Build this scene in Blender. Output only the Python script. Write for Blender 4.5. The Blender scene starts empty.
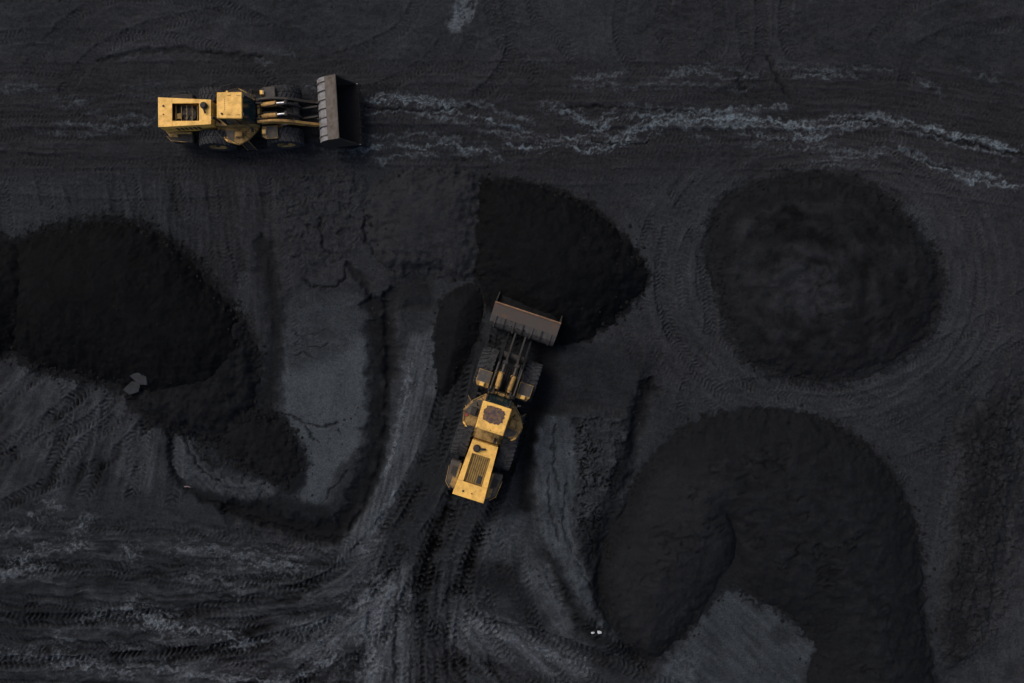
import bpy, math, random
import numpy as np
from mathutils import Matrix, Vector

random.seed(7)
R = math.radians
scene = bpy.context.scene
col = scene.collection

# ------------------------------------------------------------------ camera
CAM_H = 50.0            # drone height in metres
PPM = 17.0              # picture pixels per metre of ground
CX, CY = 512.0, 341.5
cam_d = bpy.data.cameras.new('camera')
cam = bpy.data.objects.new('camera', cam_d)
col.objects.link(cam)
cam.location = (0, 0, CAM_H)
cam.rotation_euler = (0, 0, 0)
cam_d.sensor_width = 36.0
cam_d.lens = 18.0 / (CX / PPM / CAM_H)
cam_d.clip_start = 0.5
cam_d.clip_end = 3000
scene.camera = cam

# ------------------------------------------------------------------ sky and sun (hazy, overcast)
SUN_EL, SUN_AZ = R(52), R(-50)        # azimuth measured clockwise from +Y (top of picture)
world = bpy.data.worlds.new('World')
scene.world = world
world.use_nodes = True
wn = world.node_tree
wn.nodes.clear()
wo = wn.nodes.new('ShaderNodeOutputWorld')
wb = wn.nodes.new('ShaderNodeBackground')
ws = wn.nodes.new('ShaderNodeTexSky')
ws.sky_type = 'NISHITA'
ws.sun_disc = False
ws.sun_elevation = SUN_EL
ws.sun_rotation = SUN_AZ
ws.air_density = 1.0
ws.dust_density = 6.0
ws.ozone_density = 1.0
wb.inputs['Strength'].default_value = 0.15
wn.links.new(ws.outputs[0], wb.inputs[0])
wn.links.new(wb.outputs[0], wo.inputs[0])

sun_d = bpy.data.lights.new('sun', 'SUN')
sun_d.energy = 0.75
sun_d.angle = R(30)
sun_d.color = (1.0, 0.965, 0.92)
sun = bpy.data.objects.new('sun', sun_d)
col.objects.link(sun)
sdir = Vector((math.sin(SUN_AZ) * math.cos(SUN_EL), math.cos(SUN_AZ) * math.cos(SUN_EL), math.sin(SUN_EL)))
sun.rotation_euler = sdir.to_track_quat('Z', 'Y').to_euler()
sun.location = (0, 0, 80)

vs = scene.view_settings
vs.view_transform = 'Standard'
vs.look = 'None'
vs.exposure = 0.0
vs.gamma = 1.0
vs.use_curve_mapping = False

# ------------------------------------------------------------------ helpers: coordinates, noise, distance
def W(px, py, z=0.0):
    return Vector(((px - CX) / PPM, (CY - py) / PPM, z))

_rng = np.random.RandomState(11)
_perm = _rng.permutation(512).astype(np.int32)
_perm = np.concatenate([_perm, _perm])
_ga = _rng.rand(512).astype(np.float32) * 2 * np.pi
_gx, _gy = np.cos(_ga).astype(np.float32), np.sin(_ga).astype(np.float32)

def perlin(x, y):
    x = np.asarray(x, np.float32); y = np.asarray(y, np.float32)
    xi = np.floor(x); yi = np.floor(y)
    xf = x - xi; yf = y - yi
    xi = xi.astype(np.int32); yi = yi.astype(np.int32)
    u = xf * xf * xf * (xf * (xf * 6 - 15) + 10)
    v = yf * yf * yf * (yf * (yf * 6 - 15) + 10)
    x0 = xi & 511; x1 = (xi + 1) & 511; y0 = yi & 511; y1 = (yi + 1) & 511
    a0 = _perm[x0]; a1 = _perm[x1]
    h = _perm[a0 + y0]; n00 = _gx[h] * xf + _gy[h] * yf
    h = _perm[a1 + y0]; n10 = _gx[h] * (xf - 1) + _gy[h] * yf
    h = _perm[a0 + y1]; n01 = _gx[h] * xf + _gy[h] * (yf - 1)
    h = _perm[a1 + y1]; n11 = _gx[h] * (xf - 1) + _gy[h] * (yf - 1)
    a = n00 + u * (n10 - n00); b = n01 + u * (n11 - n01)
    return (a + v * (b - a)) * 1.5

def fbm(x, y, octv=4, gain=0.5, lac=2.03):
    s = 0; a = 1.0; t = 0
    for i in range(octv):
        s = s + a * perlin(x + 17.3 * i, y - 9.1 * i); t += a
        a *= gain; x = x * lac; y = y * lac
    return s / t * 1.4

def sstep(a, b, x):
    t = np.clip((x - a) / (b - a), 0, 1)
    return t * t * (3 - 2 * t)

def catmull(pts, n=8, closed=False):
    P = [np.array(p, float) for p in pts]
    out = []
    m = len(P)
    rng = range(m if closed else m - 1)
    for i in rng:
        if closed:
            p0, p1, p2, p3 = P[i - 1], P[i], P[(i + 1) % m], P[(i + 2) % m]
        else:
            p1, p2 = P[i], P[i + 1]
            p0 = P[i - 1] if i > 0 else 2 * p1 - p2
            p3 = P[i + 2] if i + 2 < m else 2 * p2 - p1
        for k in range(n):
            t = k / n
            out.append(0.5 * (2 * p1 + (p2 - p0) * t + (2 * p0 - 5 * p1 + 4 * p2 - p3) * t * t
                              + (3 * p1 - p0 - 3 * p2 + p3) * t ** 3))
    if not closed:
        out.append(P[-1])
    return np.array(out)

def sdf_poly(x, y, pts):
    """signed distance, positive inside"""
    d2 = np.full(x.shape, 1e9, np.float32)
    inside = np.zeros(x.shape, bool)
    n = len(pts)
    for i in range(n):
        ax, ay = pts[i]; bx, by = pts[(i + 1) % n]
        ex, ey = bx - ax, by - ay
        L = ex * ex + ey * ey + 1e-9
        t = np.clip(((x - ax) * ex + (y - ay) * ey) / L, 0, 1)
        dx = x - ax - t * ex; dy = y - ay - t * ey
        np.minimum(d2, dx * dx + dy * dy, out=d2)
        c = ((ay > y) != (by > y))
        if ey != 0:
            inside ^= c & (x < ex * (y - ay) / ey + ax)
    d = np.sqrt(d2)
    return np.where(inside, d, -d)

# ------------------------------------------------------------------ materials
def new_mat(name):
    m = bpy.data.materials.new(name)
    m.use_nodes = True
    nt = m.node_tree
    b = nt.nodes['Principled BSDF']
    return m, nt, b

def earth_material(name, fine=1.0, bump=0.5):
    m, nt, b = new_mat(name)
    N, L = nt.nodes, nt.links
    at = N.new('ShaderNodeAttribute'); at.attribute_name = 'earth'
    geo = N.new('ShaderNodeNewGeometry')
    n1 = N.new('ShaderNodeTexNoise'); n1.inputs['Scale'].default_value = 9.0; n1.inputs['Detail'].default_value = 5; n1.inputs['Roughness'].default_value = 0.7
    n2 = N.new('ShaderNodeTexNoise'); n2.inputs['Scale'].default_value = 34.0; n2.inputs['Detail'].default_value = 3
    L.new(geo.outputs['Position'], n1.inputs['Vector']); L.new(geo.outputs['Position'], n2.inputs['Vector'])
    mr = N.new('ShaderNodeMapRange'); mr.inputs['From Min'].default_value = 0.3; mr.inputs['From Max'].default_value = 0.7
    mr.inputs['To Min'].default_value = 1 - 0.40 * fine; mr.inputs['To Max'].default_value = 1 + 0.42 * fine
    L.new(n1.outputs['Fac'], mr.inputs['Value'])
    mr2 = N.new('ShaderNodeMapRange'); mr2.inputs['From Min'].default_value = 0.3; mr2.inputs['From Max'].default_value = 0.7
    mr2.inputs['To Min'].default_value = 1 - 0.3 * fine; mr2.inputs['To Max'].default_value = 1 + 0.3 * fine
    L.new(n2.outputs['Fac'], mr2.inputs['Value'])
    mu = N.new('ShaderNodeMath'); mu.operation = 'MULTIPLY'
    L.new(mr.outputs[0], mu.inputs[0]); L.new(mr2.outputs[0], mu.inputs[1])
    vm = N.new('ShaderNodeVectorMath'); vm.operation = 'SCALE'
    L.new(at.outputs['Color'], vm.inputs[0]); L.new(mu.outputs[0], vm.inputs['Scale'])
    L.new(vm.outputs[0], b.inputs['Base Color'])
    ad = N.new('ShaderNodeMath'); ad.operation = 'MULTIPLY_ADD'; ad.inputs[1].default_value = 0.4
    L.new(n2.outputs['Fac'], ad.inputs[0]); L.new(n1.outputs['Fac'], ad.inputs[2])
    bp = N.new('ShaderNodeBump'); bp.inputs['Strength'].default_value = bump; bp.inputs['Distance'].default_value = 0.09
    L.new(ad.outputs[0], bp.inputs['Height']); L.new(bp.outputs[0], b.inputs['Normal'])
    b.inputs['Roughness'].default_value = 0.85
    b.inputs['Specular IOR Level'].default_value = 0.04
    return m

def paint_mat(name, c, dirt=(0.05, 0.04, 0.03), amount=0.35, rough=0.45, scale=2.2, spec=0.35, metallic=0.0, streak=False):
    m, nt, b = new_mat(name)
    N, L = nt.nodes, nt.links
    geo = N.new('ShaderNodeTexCoord')
    mp = N.new('ShaderNodeMapping')
    if streak: mp.inputs['Scale'].default_value = (0.35, 1.6, 1.0)
    L.new(geo.outputs['Object'], mp.inputs['Vector'])
    n1 = N.new('ShaderNodeTexNoise'); n1.inputs['Scale'].default_value = scale; n1.inputs['Detail'].default_value = 8; n1.inputs['Roughness'].default_value = 0.72
    n2 = N.new('ShaderNodeTexNoise'); n2.inputs['Scale'].default_value = scale * 9; n2.inputs['Detail'].default_value = 3
    L.new(mp.outputs[0], n1.inputs['Vector']); L.new(mp.outputs[0], n2.inputs['Vector'])
    cr = N.new('ShaderNodeMapRange'); cr.inputs['From Min'].default_value = 0.62 - 0.45 * amount; cr.inputs['From Max'].default_value = 0.80 - 0.15 * amount
    L.new(n1.outputs['Fac'], cr.inputs['Value'])
    cr2 = N.new('ShaderNodeMapRange'); cr2.inputs['From Min'].default_value = 0.63; cr2.inputs['From Max'].default_value = 0.72; cr2.inputs['To Max'].default_value = min(1.0, amount * 1.2)
    L.new(n2.outputs['Fac'], cr2.inputs['Value'])
    mx = N.new('ShaderNodeMath'); mx.operation = 'MAXIMUM'
    L.new(cr.outputs[0], mx.inputs[0]); L.new(cr2.outputs[0], mx.inputs[1])
    mix = N.new('ShaderNodeMix'); mix.data_type = 'RGBA'
    mix.inputs[6].default_value = (*c, 1); mix.inputs[7].default_value = (*dirt, 1)
    sc = N.new('ShaderNodeMath'); sc.operation = 'MULTIPLY'; sc.inputs[1].default_value = min(0.95, 0.35 + amount)
    L.new(mx.outputs[0], sc.inputs[0]); L.new(sc.outputs[0], mix.inputs[0])
    L.new(mix.outputs[2], b.inputs['Base Color'])
    b.inputs['Metallic'].default_value = metallic
    b.inputs['Specular IOR Level'].default_value = spec
    rr = N.new('ShaderNodeMapRange'); rr.inputs['To Min'].default_value = rough; rr.inputs['To Max'].default_value = min(1, rough + 0.35)
    L.new(mx.outputs[0], rr.inputs['Value']); L.new(rr.outputs[0], b.inputs['Roughness'])
    return m

YEL = (0.74, 0.425, 0.09)
M = {}
M['earth'] = earth_material('coal_yard_earth')
M['pile'] = earth_material('loose_coal', 0.7, 0.5)
M['yellow'] = paint_mat('yellow_paint', YEL, (0.16, 0.095, 0.035), 0.42, 0.5, 1.7)
M['yellow_dirty'] = paint_mat('grimy_yellow_paint', (0.44, 0.265, 0.075), (0.030, 0.024, 0.018), 0.80, 0.6, 3.0)
M['yellow_arm'] = paint_mat('lift_arm_paint', (0.50, 0.28, 0.07), (0.04, 0.03, 0.02), 0.68, 0.5, 2.0)
M['grime'] = paint_mat('grimy_dark_steel', (0.028, 0.027, 0.027), (0.07, 0.05, 0.028), 0.35, 0.7, 3.0, 0.15)
M['grime_deck'] = paint_mat('dusty_deck_plate', (0.05, 0.05, 0.052), (0.15, 0.10, 0.045), 0.4, 0.75, 3.5, 0.15)
M['black'] = paint_mat('black_rubber', (0.011, 0.011, 0.012), (0.028, 0.028, 0.030), 0.4, 0.85, 2.5, 0.08)
M['tyre'] = paint_mat('dusty_tyre', (0.018, 0.0185, 0.02), (0.06, 0.061, 0.064), 0.55, 0.9, 4.0, 0.06)
M['steel'] = paint_mat('worn_bucket_steel', (0.19, 0.19, 0.195), (0.05, 0.042, 0.036), 0.48, 0.6, 2.6, 0.3, streak=True)
M['steel_brown'] = paint_mat('rusty_bucket_steel', (0.095, 0.083, 0.073), (0.045, 0.03, 0.02), 0.5, 0.7, 3.0, 0.2)
M['rust'] = paint_mat('orange_rust', (0.22, 0.12, 0.06), (0.07, 0.05, 0.04), 0.6, 0.7, 2.0, 0.2)
M['steel_dim'] = paint_mat('dim_bucket_steel', (0.075, 0.07, 0.066), (0.02, 0.018, 0.017), 0.5, 0.65, 2.6, 0.2, streak=True)
M['rusty_steel'] = paint_mat('patchy_rust_steel', (0.06, 0.05, 0.043), (0.20, 0.075, 0.02), 0.20, 0.7, 1.5, 0.2)
M['bucket_in'] = paint_mat('coal_caked_steel', (0.008, 0.008, 0.009), (0.018, 0.016, 0.015), 0.4, 0.85, 3.0, 0.08)
M['chrome'] = paint_mat('chrome_rod', (0.5, 0.5, 0.52), (0.12, 0.11, 0.10), 0.4, 0.35, 3.0, 0.5, 0.9)
M['slat'] = paint_mat('ochre_grille_slat', (0.24, 0.15, 0.045), (0.05, 0.035, 0.02), 0.4, 0.6, 4.0, 0.2)
M['glass'] = paint_mat('cab_glass', (0.012, 0.024, 0.026), (0.03, 0.035, 0.034), 0.25, 0.12, 3.0, 0.5)
M['lamp'] = paint_mat('lamp_glass', (0.55, 0.5, 0.42), (0.25, 0.2, 0.12), 0.3, 0.25, 4.0, 0.5)
M['red'] = paint_mat('red_lamp', (0.30, 0.03, 0.03), (0.1, 0.02, 0.02), 0.3, 0.4, 4.0, 0.4)
M['worn'] = paint_mat('worn_roof_coating', (0.055, 0.042, 0.045), (0.30, 0.16, 0.04), 0.38, 0.8, 6.0, 0.15)
M['pale_rock'] = paint_mat('pale_stone', (0.027, 0.030, 0.033), (0.012, 0.012, 0.013), 0.55, 0.9, 3.0, 0.1)
M['white_rock'] = paint_mat('white_stone', (0.42, 0.44, 0.45), (0.2, 0.2, 0.2), 0.3, 0.85, 5.0, 0.2)
M['strip'] = paint_mat('dull_pink_plastic', (0.17, 0.12, 0.12), (0.05, 0.04, 0.04), 0.4, 0.6, 5.0, 0.3)

# ------------------------------------------------------------------ the ground: one height field with coal, clay, ruts and wheel prints
STEP = 0.060
def axis(half, far):
    a = list(np.arange(0, half, STEP))
    s = STEP
    while a[-1] < far:
        s *= 1.28
        a.append(a[-1] + s)
    a = np.array(a)
    return np.concatenate([-a[:0:-1], a])
gx = axis(32.5, 900); gy = axis(22.3, 900)
NX, NY = len(gx), len(gy)
ux = (gx * PPM + CX).astype(np.float32)          # picture-scale ground units, x to the right
vy = (CY - gy * PPM).astype(np.float32)          # and y downwards
vy = vy[::-1].copy()                             # ascending rows: top of picture first
U, V = np.meshgrid(ux, vy)                       # [row, col]
G = np.zeros_like(U); H = np.zeros_like(U)       # G: how light the dust, clay or coal is, plus painted trench shade and wet sheen; H: height in m
T = np.zeros_like(U)                             # warm (+) / cold (-)

def window(x0, y0, x1, y1, m=0):
    a = np.searchsorted(ux, [x0 - m, x1 + m]); b = np.searchsorted(vy, [y0 - m, y1 + m])
    return slice(b[0], b[1]), slice(a[0], a[1])

def lineinfo(pts, reach, warp=None):
    """distance, signed side, and length along a polyline, in a window"""
    pts = np.asarray(pts, float)
    sl = window(pts[:, 0].min(), pts[:, 1].min(), pts[:, 0].max(), pts[:, 1].max(), reach)
    x, y = U[sl], V[sl]
    if warp is not None:
        x = x + warp[0][sl]; y = y + warp[1][sl]
    D = np.full(x.shape, 1e6, np.float32); S = np.zeros(x.shape, np.float32); Q = np.zeros(x.shape, np.float32)
    acc = 0.0
    total = 0.0
    for i in range(len(pts) - 1):
        (ax, ay), (bx, by) = pts[i], pts[i + 1]
        ex, ey = bx - ax, by - ay
        L = math.hypot(ex, ey)
        if L < 1e-6: continue
        c0, c1 = sorted((ax, bx)); r0, r1 = sorted((ay, by))
        a = np.searchsorted(ux[sl[1]], [c0 - reach * 1.6, c1 + reach * 1.6]); b = np.searchsorted(vy[sl[0]], [r0 - reach * 1.6, r1 + reach * 1.6])
        ss = (slice(b[0], b[1]), slice(a[0], a[1]))
        xx, yy = x[ss], y[ss]
        t = np.clip(((xx - ax) * ex + (yy - ay) * ey) / (L * L), 0, 1)
        dx = xx - ax - t * ex; dy = yy - ay - t * ey
        d = np.sqrt(dx * dx + dy * dy)
        better = d < D[ss]
        D[ss] = np.where(better, d, D[ss])
        S[ss] = np.where(better, acc + t * L, S[ss])
        side = (ex * dy - ey * dx)
        Q[ss] = np.where(better, np.sign(side) * d, Q[ss])
        acc += L
    return sl, D, Q, S, acc

# shared warps
WX = fbm(U / 38, V / 38, 4) * 9; WY = fbm(U / 38 + 40, V / 38 + 7, 4) * 9
wxs = fbm(U / 9 + 3, V / 9, 3) * 3.2; wys = fbm(U / 9 + 90, V / 9 + 31, 3) * 3.2
NB = fbm(U / 120, V / 120, 4)
NM = fbm(U / 22 + 5, V / 22 + 8, 4)
NF = fbm(U / 4.2 + 50, V / 4.2 + 18, 3)
NS = fbm(U / 1.7 + 150, V / 1.9 + 118, 2)

# base tone: compacted coal dust
DR = fbm((U + .35 * V) / 26 + 3, (V - .35 * U) / 5 + 9, 4)
G += 38.5 + 5.5 * NB + 4.4 * NM + 4.2 * NF + 3.4 * NS + 3.4 * DR
H += 0.14 * NB + 0.05 * NM + 0.022 * NF + 0.012 * NS + 0.02 * DR
T += 0.35 * fbm(U / 160 + 9, V / 160 + 3, 2) + 0.25 * sstep(500, 900, U) * sstep(420, 200, V)

# long streaks along the haul road (top), fans at the junction (bottom)
road = sstep(40, 80, V) * sstep(190, 150, V)
bend = np.interp(ux, [-400, 0, 520, 760, 900, 1100, 1500], [0, 0, 0, 0, 6, 38, 60]).astype(np.float32)[None, :]
hs = fbm(U / 70, (V - bend + WY * .3) / 3.6, 4)
G += road * (hs * 6.0 - 3.5); H += road * hs * 0.035; T += road * 0.35
topz = sstep(70, 40, V)
ht = fbm(U / 30 + 7, (V + 0.18 * U + WY) / 6.0, 4)
G += topz * (ht * 5.5 - 1); H += topz * ht * 0.03
ang = np.arctan2(V - 585, U - 405); rad = np.hypot(V - 585, U - 405)
fan = fbm(ang * 16 + WX * 0.05, rad / 70, 4)
fmask = sstep(515, 570, V + 8 * NM) * sstep(330, 180, np.abs(U - 400)) * np.maximum(sstep(500, 440, U), sstep(590, 630, V))
fmask = fmask * sstep(14, 70, rad + 10 * NM) * (0.6 + 0.4 * sstep(-.2, .5, NM + NB))
G += fmask * (fan * 26 + 1); H += fmask * fan * 0.06
hb = fbm(U / 46 + 3, (V + WY * .7) / 5.0, 4)
bl = sstep(490, 540, V - 0.05 * U + 8 * NM) * sstep(420, 330, U)
hb2 = fbm(U / 17 + 13, (V + WY * .7) / 3.4 + 7, 4)
G += bl * (hb * 15 + hb2 * 12 - 3); H += bl * (hb + .6 * hb2) * 0.05
la = np.arctan2(V - 150, U - 190); lr = np.hypot(V - 150, U - 190)
lfan = fbm(la * 26, lr / 90, 4)
lm = sstep(345, 390, V) * sstep(525, 470, V + 6 * NM) * sstep(205, 150, U)
G += lm * (1 + 22 * lfan + 5 * NM); H += lm * lfan * 0.07
lv = fbm(U / 5.5, V / 60, 3)
vm_ = sstep(150, 190, V) * sstep(400, 320, V) * sstep(80, 130, U) * sstep(305, 270, U)
G += vm_ * (lv * 7 - 2); H += vm_ * lv * 0.04
# circling ground round the domed pile at the right
ra = np.arctan2(V - 278, (U - 825) * .86); rr_ = np.hypot(V - 278, (U - 825) * .86)
ring = fbm(rr_ / 6.0, ra * 3.2, 4)
rm = sstep(190, 150, rr_) * sstep(85, 105, rr_)
G += rm * (ring * 6 + 2.5); H += rm * ring * 0.05
# right border: rough
rb = sstep(930, 985, U + 12 * NM) * sstep(330, 420, V)
G += rb * (NM * 6 + 5 * fbm(U / 9, V / 30, 4)); H += rb * 0.1 * fbm(U / 12, V / 25, 4)
G += 4 * sstep(990, 1010, U + 10 * NM) * sstep(450, 560, V)

def area(pts, g, feather=4, op=1.0, warp='s', tex=0.0, add=None, h=0.0, hw=5.0, cold=None, smooth=True, grain=None):
    """lay one patch of another material (clay, shale, fines) with a ragged border"""
    pts = catmull(pts, 5, True) if smooth else np.asarray(pts, float)
    g = g + 4 if 29 <= g < 45 else (g - 2 if g >= 45 else g)
    sl = window(pts[:, 0].min(), pts[:, 1].min(), pts[:, 0].max(), pts[:, 1].max(), feather + 14)
    x, y = U[sl], V[sl]
    if warp == 's': x = x + wxs[sl]; y = y + wys[sl]
    if warp == 'l': x = x + WX[sl] * .8 + wxs[sl]; y = y + WY[sl] * .8 + wys[sl]
    d = sdf_poly(x, y, pts)
    m = sstep(-feather, feather, d) * op
    if grain is not None:
        m = m * sstep(-0.35 + grain, 0.35 + grain, NF[sl] * 0.8 + NM[sl] * 0.6)
    base = g + tex * (NM[sl] * 1.1 + NF[sl] * 0.8) + 2.4 * NS[sl] + 1.6 * DR[sl]
    if add is not None: base = base + add(U[sl], V[sl])
    G[sl] = G[sl] * (1 - m) + base * m
    if h: H[sl] += h * sstep(-hw, hw, d)
    if cold is not None: T[sl] = T[sl] * (1 - m) + cold * m
    return sl, d

def trench(pts, w, depth, g=None, op=0.8, warp='s', berm=0.0):
    pts = catmull(pts, 6)
    sl, D, Q, S, tot = lineinfo(pts, w * 2.2 + 8, (wxs, wys) if warp == 's' else ((WX * .6 + wxs, WY * .6 + wys) if warp else None))
    wv = w * np.clip(1.0 + 0.75 * fbm(S / 14 + pts[0][0], Q * 0 + pts[0][1], 3), 0.25, 1.8) * sstep(0, 10, S + 1.5) ** .5 * sstep(0, 10, tot - S + 1.5) ** .5
    m = sstep(wv * 1.15, wv * 0.1, D)
    H[sl] -= depth * m
    if berm: H[sl] += berm * np.exp(-((D - w * 1.25) / (w * 0.45)) ** 2)
    if g is not None:
        mm = m * op * np.clip(0.85 + 0.5 * NM[sl] + 0.3 * NF[sl], 0, 1)
        G[sl] = G[sl] * (1 - mm) + (g + 3 * NF[sl] + 2 * NS[sl]) * mm  # shade of the hollow painted into the ground tone

def crack(pts, w=1.2, depth=0.22, g=16):
    trench(pts, w * 0.95, depth * 0.6, g + 3, 0.7)

WISP = fbm((U + 0.8 * V) / 7.0, (V - 0.8 * U) / 1.5, 3)
def streak(pts, w, g, op=1.0, *rest):
    road_ = max(p[1] for p in pts) < 200
    if road_:
        streak_(pts, w * 0.55, g, op, *rest)
        for k in range(2):
            dy = random.choice((-1, 1)) * random.uniform(4, 11); dx = random.uniform(-30, 40)
            streak_([(p[0] + dx, p[1] + dy + random.uniform(-2, 2)) for p in pts], 1.3, g - 8, op * .85, 0.08, True, -1.2, 20)
    else:
        streak_(pts, w, g, op, *rest)
def streak_(pts, w, g, op=1.0, broken=0.0, comb=True, cold=-1.2, ends=15):
    """pale mud and water in the wheel tracks, sky reflection painted into the colour: wispy strands cut up by tread marks"""
    pts = catmull(pts, 6)
    reach = w * 3 + 16
    sl, D, Q, S, tot = lineinfo(pts, reach, (wxs * 1.5 + WX * .2, wys * 1.6 + WY * .2))
    k = fbm(S / 22 + pts[0][0], Q / 7 + pts[0][1], 3)
    core = w * (0.15 + 1.05 * np.clip(k + 0.22, 0, 1.2))
    m1 = sstep(core * 1.2, core * 0.1, D) * sstep(-0.2 + broken, 0.3 + broken, k + 0.35 + NF[sl] * 0.5)
    rg = 1 - np.abs(fbm(S / 34 + pts[0][1], (Q + WY[sl] * .5) / 5.5 + pts[0][0], 3)) * 3.0
    m2 = sstep(0.55, 0.95, rg + NF[sl] * .25) * sstep(w * 3.4, w * 0.5, D + NM[sl] * 4)
    m0 = sstep(2.6, 0.5, np.abs(Q + 2.2 * fbm(S / 30 + pts[0][1] * 3, Q * 0, 2))) * sstep(-0.25, 0.25, fbm(S / 40 + pts[0][0] * 2, Q * 0 + 3, 3) + .12)
    m = np.clip(m1 + 0.8 * m2 + 0.75 * m0, 0, 1)
    m = m * sstep(0, ends, S) * sstep(tot, tot - ends, S)
    if comb:
        sm = fbm(S / 9 + pts[0][1], Q / 1.8, 3)
        m = m * np.clip(0.66 + 0.45 * WISP[sl] + 0.75 * sm + 0.35 * NS[sl], 0.06, 1)
    m = m * op
    G[sl] = G[sl] * (1 - m) + (g + 6 + 10 * NF[sl]) * m
    T[sl] = T[sl] * (1 - m) + cold * m  # cold pale tone paints in the sky mirrored by wet ground
    H[sl] += 0.012 * m

def tracks(pts, gauge=2.45, width=0.85, depth=0.05, lug=0.022, tone=-4.0, pitch=4.1, lugtone=7.0, pair=True, vis=1.0):
    """ruts of a wheel loader with chevron tread prints"""
    c = catmull(pts, 10)
    tg = np.gradient(c, axis=0); tg /= np.linalg.norm(tg, axis=1)[:, None] + 1e-9
    nr = np.stack([-tg[:, 1], tg[:, 0]], 1)
    hw = width * PPM / 2
    offs = (-gauge / 2, gauge / 2) if pair else (0,)
    for o in offs:
        sl, D, Q, S, tot = lineinfo(c + nr * o * PPM, hw * 1.5)
        jit = NM[sl] * 1.0
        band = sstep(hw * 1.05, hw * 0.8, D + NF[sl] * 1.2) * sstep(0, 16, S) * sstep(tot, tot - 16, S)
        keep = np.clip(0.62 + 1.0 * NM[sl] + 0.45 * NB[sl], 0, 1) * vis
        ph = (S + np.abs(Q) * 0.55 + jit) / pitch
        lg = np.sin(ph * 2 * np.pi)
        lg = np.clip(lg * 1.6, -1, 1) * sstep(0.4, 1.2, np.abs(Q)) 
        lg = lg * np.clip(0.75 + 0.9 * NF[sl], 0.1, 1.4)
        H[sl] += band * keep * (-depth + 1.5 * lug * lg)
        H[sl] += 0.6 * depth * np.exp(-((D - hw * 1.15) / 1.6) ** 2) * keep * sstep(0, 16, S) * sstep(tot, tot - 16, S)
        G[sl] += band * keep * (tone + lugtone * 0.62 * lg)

# outlines of the coal piles
EDGE_PILE = [(-70, 262), (-40, 240), (0, 240), (34, 254), (52, 286), (44, 320), (16, 346), (-24, 360), (-70, 344)]
LEFT_PILE = [(2, 300), (14, 252), (48, 232), (104, 222), (150, 231), (186, 256), (214, 290), (238, 318), (246, 352), (226, 384), (190, 396), (150, 398), (118, 384), (76, 374), (40, 366), (18, 352), (6, 330)]
WORN_HEAP = [(205, 352), (232, 318), (250, 334), (258, 362), (256, 396), (244, 424), (212, 440), (176, 432), (150, 420), (128, 396), (150, 380)]
CENTRE_PILE = [(478, 184), (502, 181), (534, 185), (568, 195), (600, 214), (627, 240), (646, 268), (642, 290), (616, 318), (586, 338), (560, 344), (530, 338), (500, 322), (484, 296), (475, 268), (474, 220)]
SMOOTH_MOUND = [(366, 200), (376, 182), (404, 172), (440, 168), (478, 176), (484, 220), (480, 262), (462, 282), (430, 274), (400, 276), (376, 258)]
SMALL_HEAP = [(436, 330), (442, 302), (460, 288), (478, 288), (483, 310), (474, 345), (460, 374), (446, 394), (438, 386), (436, 360)]
DOME_PILE = [(712, 232), (722, 208), (748, 192), (786, 180), (816, 177), (850, 184), (884, 200), (912, 228), (932, 256), (938, 286), (932, 318), (912, 346), (876, 366), (830, 377), (786, 374), (750, 356), (730, 322), (720, 286), (712, 258)]
BROAD_PILE = [(601, 590), (604, 556), (620, 514), (650, 462), (690, 426), (736, 412), (790, 411), (840, 428), (880, 458), (908, 504), (920, 556), (925, 620), (936, 690), (936, 740), (812, 740), (806, 690), (816, 648), (796, 622), (760, 600), (730, 586), (708, 606), (684, 634), (656, 658), (634, 652), (612, 622)]
RUBBLE_HEAP = [(216, 428), (242, 410), (272, 414), (294, 440), (301, 470), (284, 488), (262, 476), (238, 462), (222, 448)]
PILE_HALO = ((EDGE_PILE, 15, 20), (LEFT_PILE, 14, 24), (WORN_HEAP, 20, 16), (RUBBLE_HEAP, 20, 20), (CENTRE_PILE, 16, 12), (DOME_PILE, 22, 26), (BROAD_PILE, 22, 11), (SMALL_HEAP, 19, 8))
# ---- upper yard above the road
area([(95, 52), (120, 40), (165, 33), (215, 36), (290, 50), (240, 52), (180, 47), (130, 56)], 43, 6, 0.75, 's', 3)
trench([(98, 62), (135, 53), (175, 50), (215, 53), (262, 58)], 4, 0.12, 24, 0.7)
area([(448, 28), (455, 5), (462, -20), (480, -20), (474, 12), (462, 30)], 74, 3, 1.0, 's', 8, grain=-0.35, cold=-0.4)
area([(520, 20), (560, -20), (640, -20), (600, 40), (560, 48)], 39, 10, 0.5, 's', 3)
area([(370, 40), (400, 10), (430, -20), (450, -20), (430, 25), (395, 55)], 40, 8, 0.5, 's', 3)
area([(735, 68), (790, 58), (850, 62), (800, 70)], 42, 3, 0.6, 's', 3)
for c in ([(330, 84), (380, 66), (420, 40), (448, -10)], [(455, 84), (478, 70), (492, 40), (480, -20)],
          [(560, 80), (545, 55), (520, 30), (505, -20)], [(660, 70), (640, 30), (650, -20)],
          [(40, 90), (80, 40), (140, 10), (230, -10)], [(300, 80), (250, 40), (180, 20), (60, 14), (-20, 20)],
          [(700, 84), (735, 62), (742, 20), (735, -20)], [(800, 96), (772, 60), (764, 20), (770, -20)],
          [(880, 90), (900, 40), (960, 10), (1060, 0)]):
    tracks(c, tone=-3.0, lugtone=8.5)
trench([(735, 68), (741, 82), (748, 96)], 3.5, 0.10, 22, 0.7)
trench([(768, 55), (778, 80), (792, 98)], 3.5, 0.12, 22, 0.7)
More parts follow.
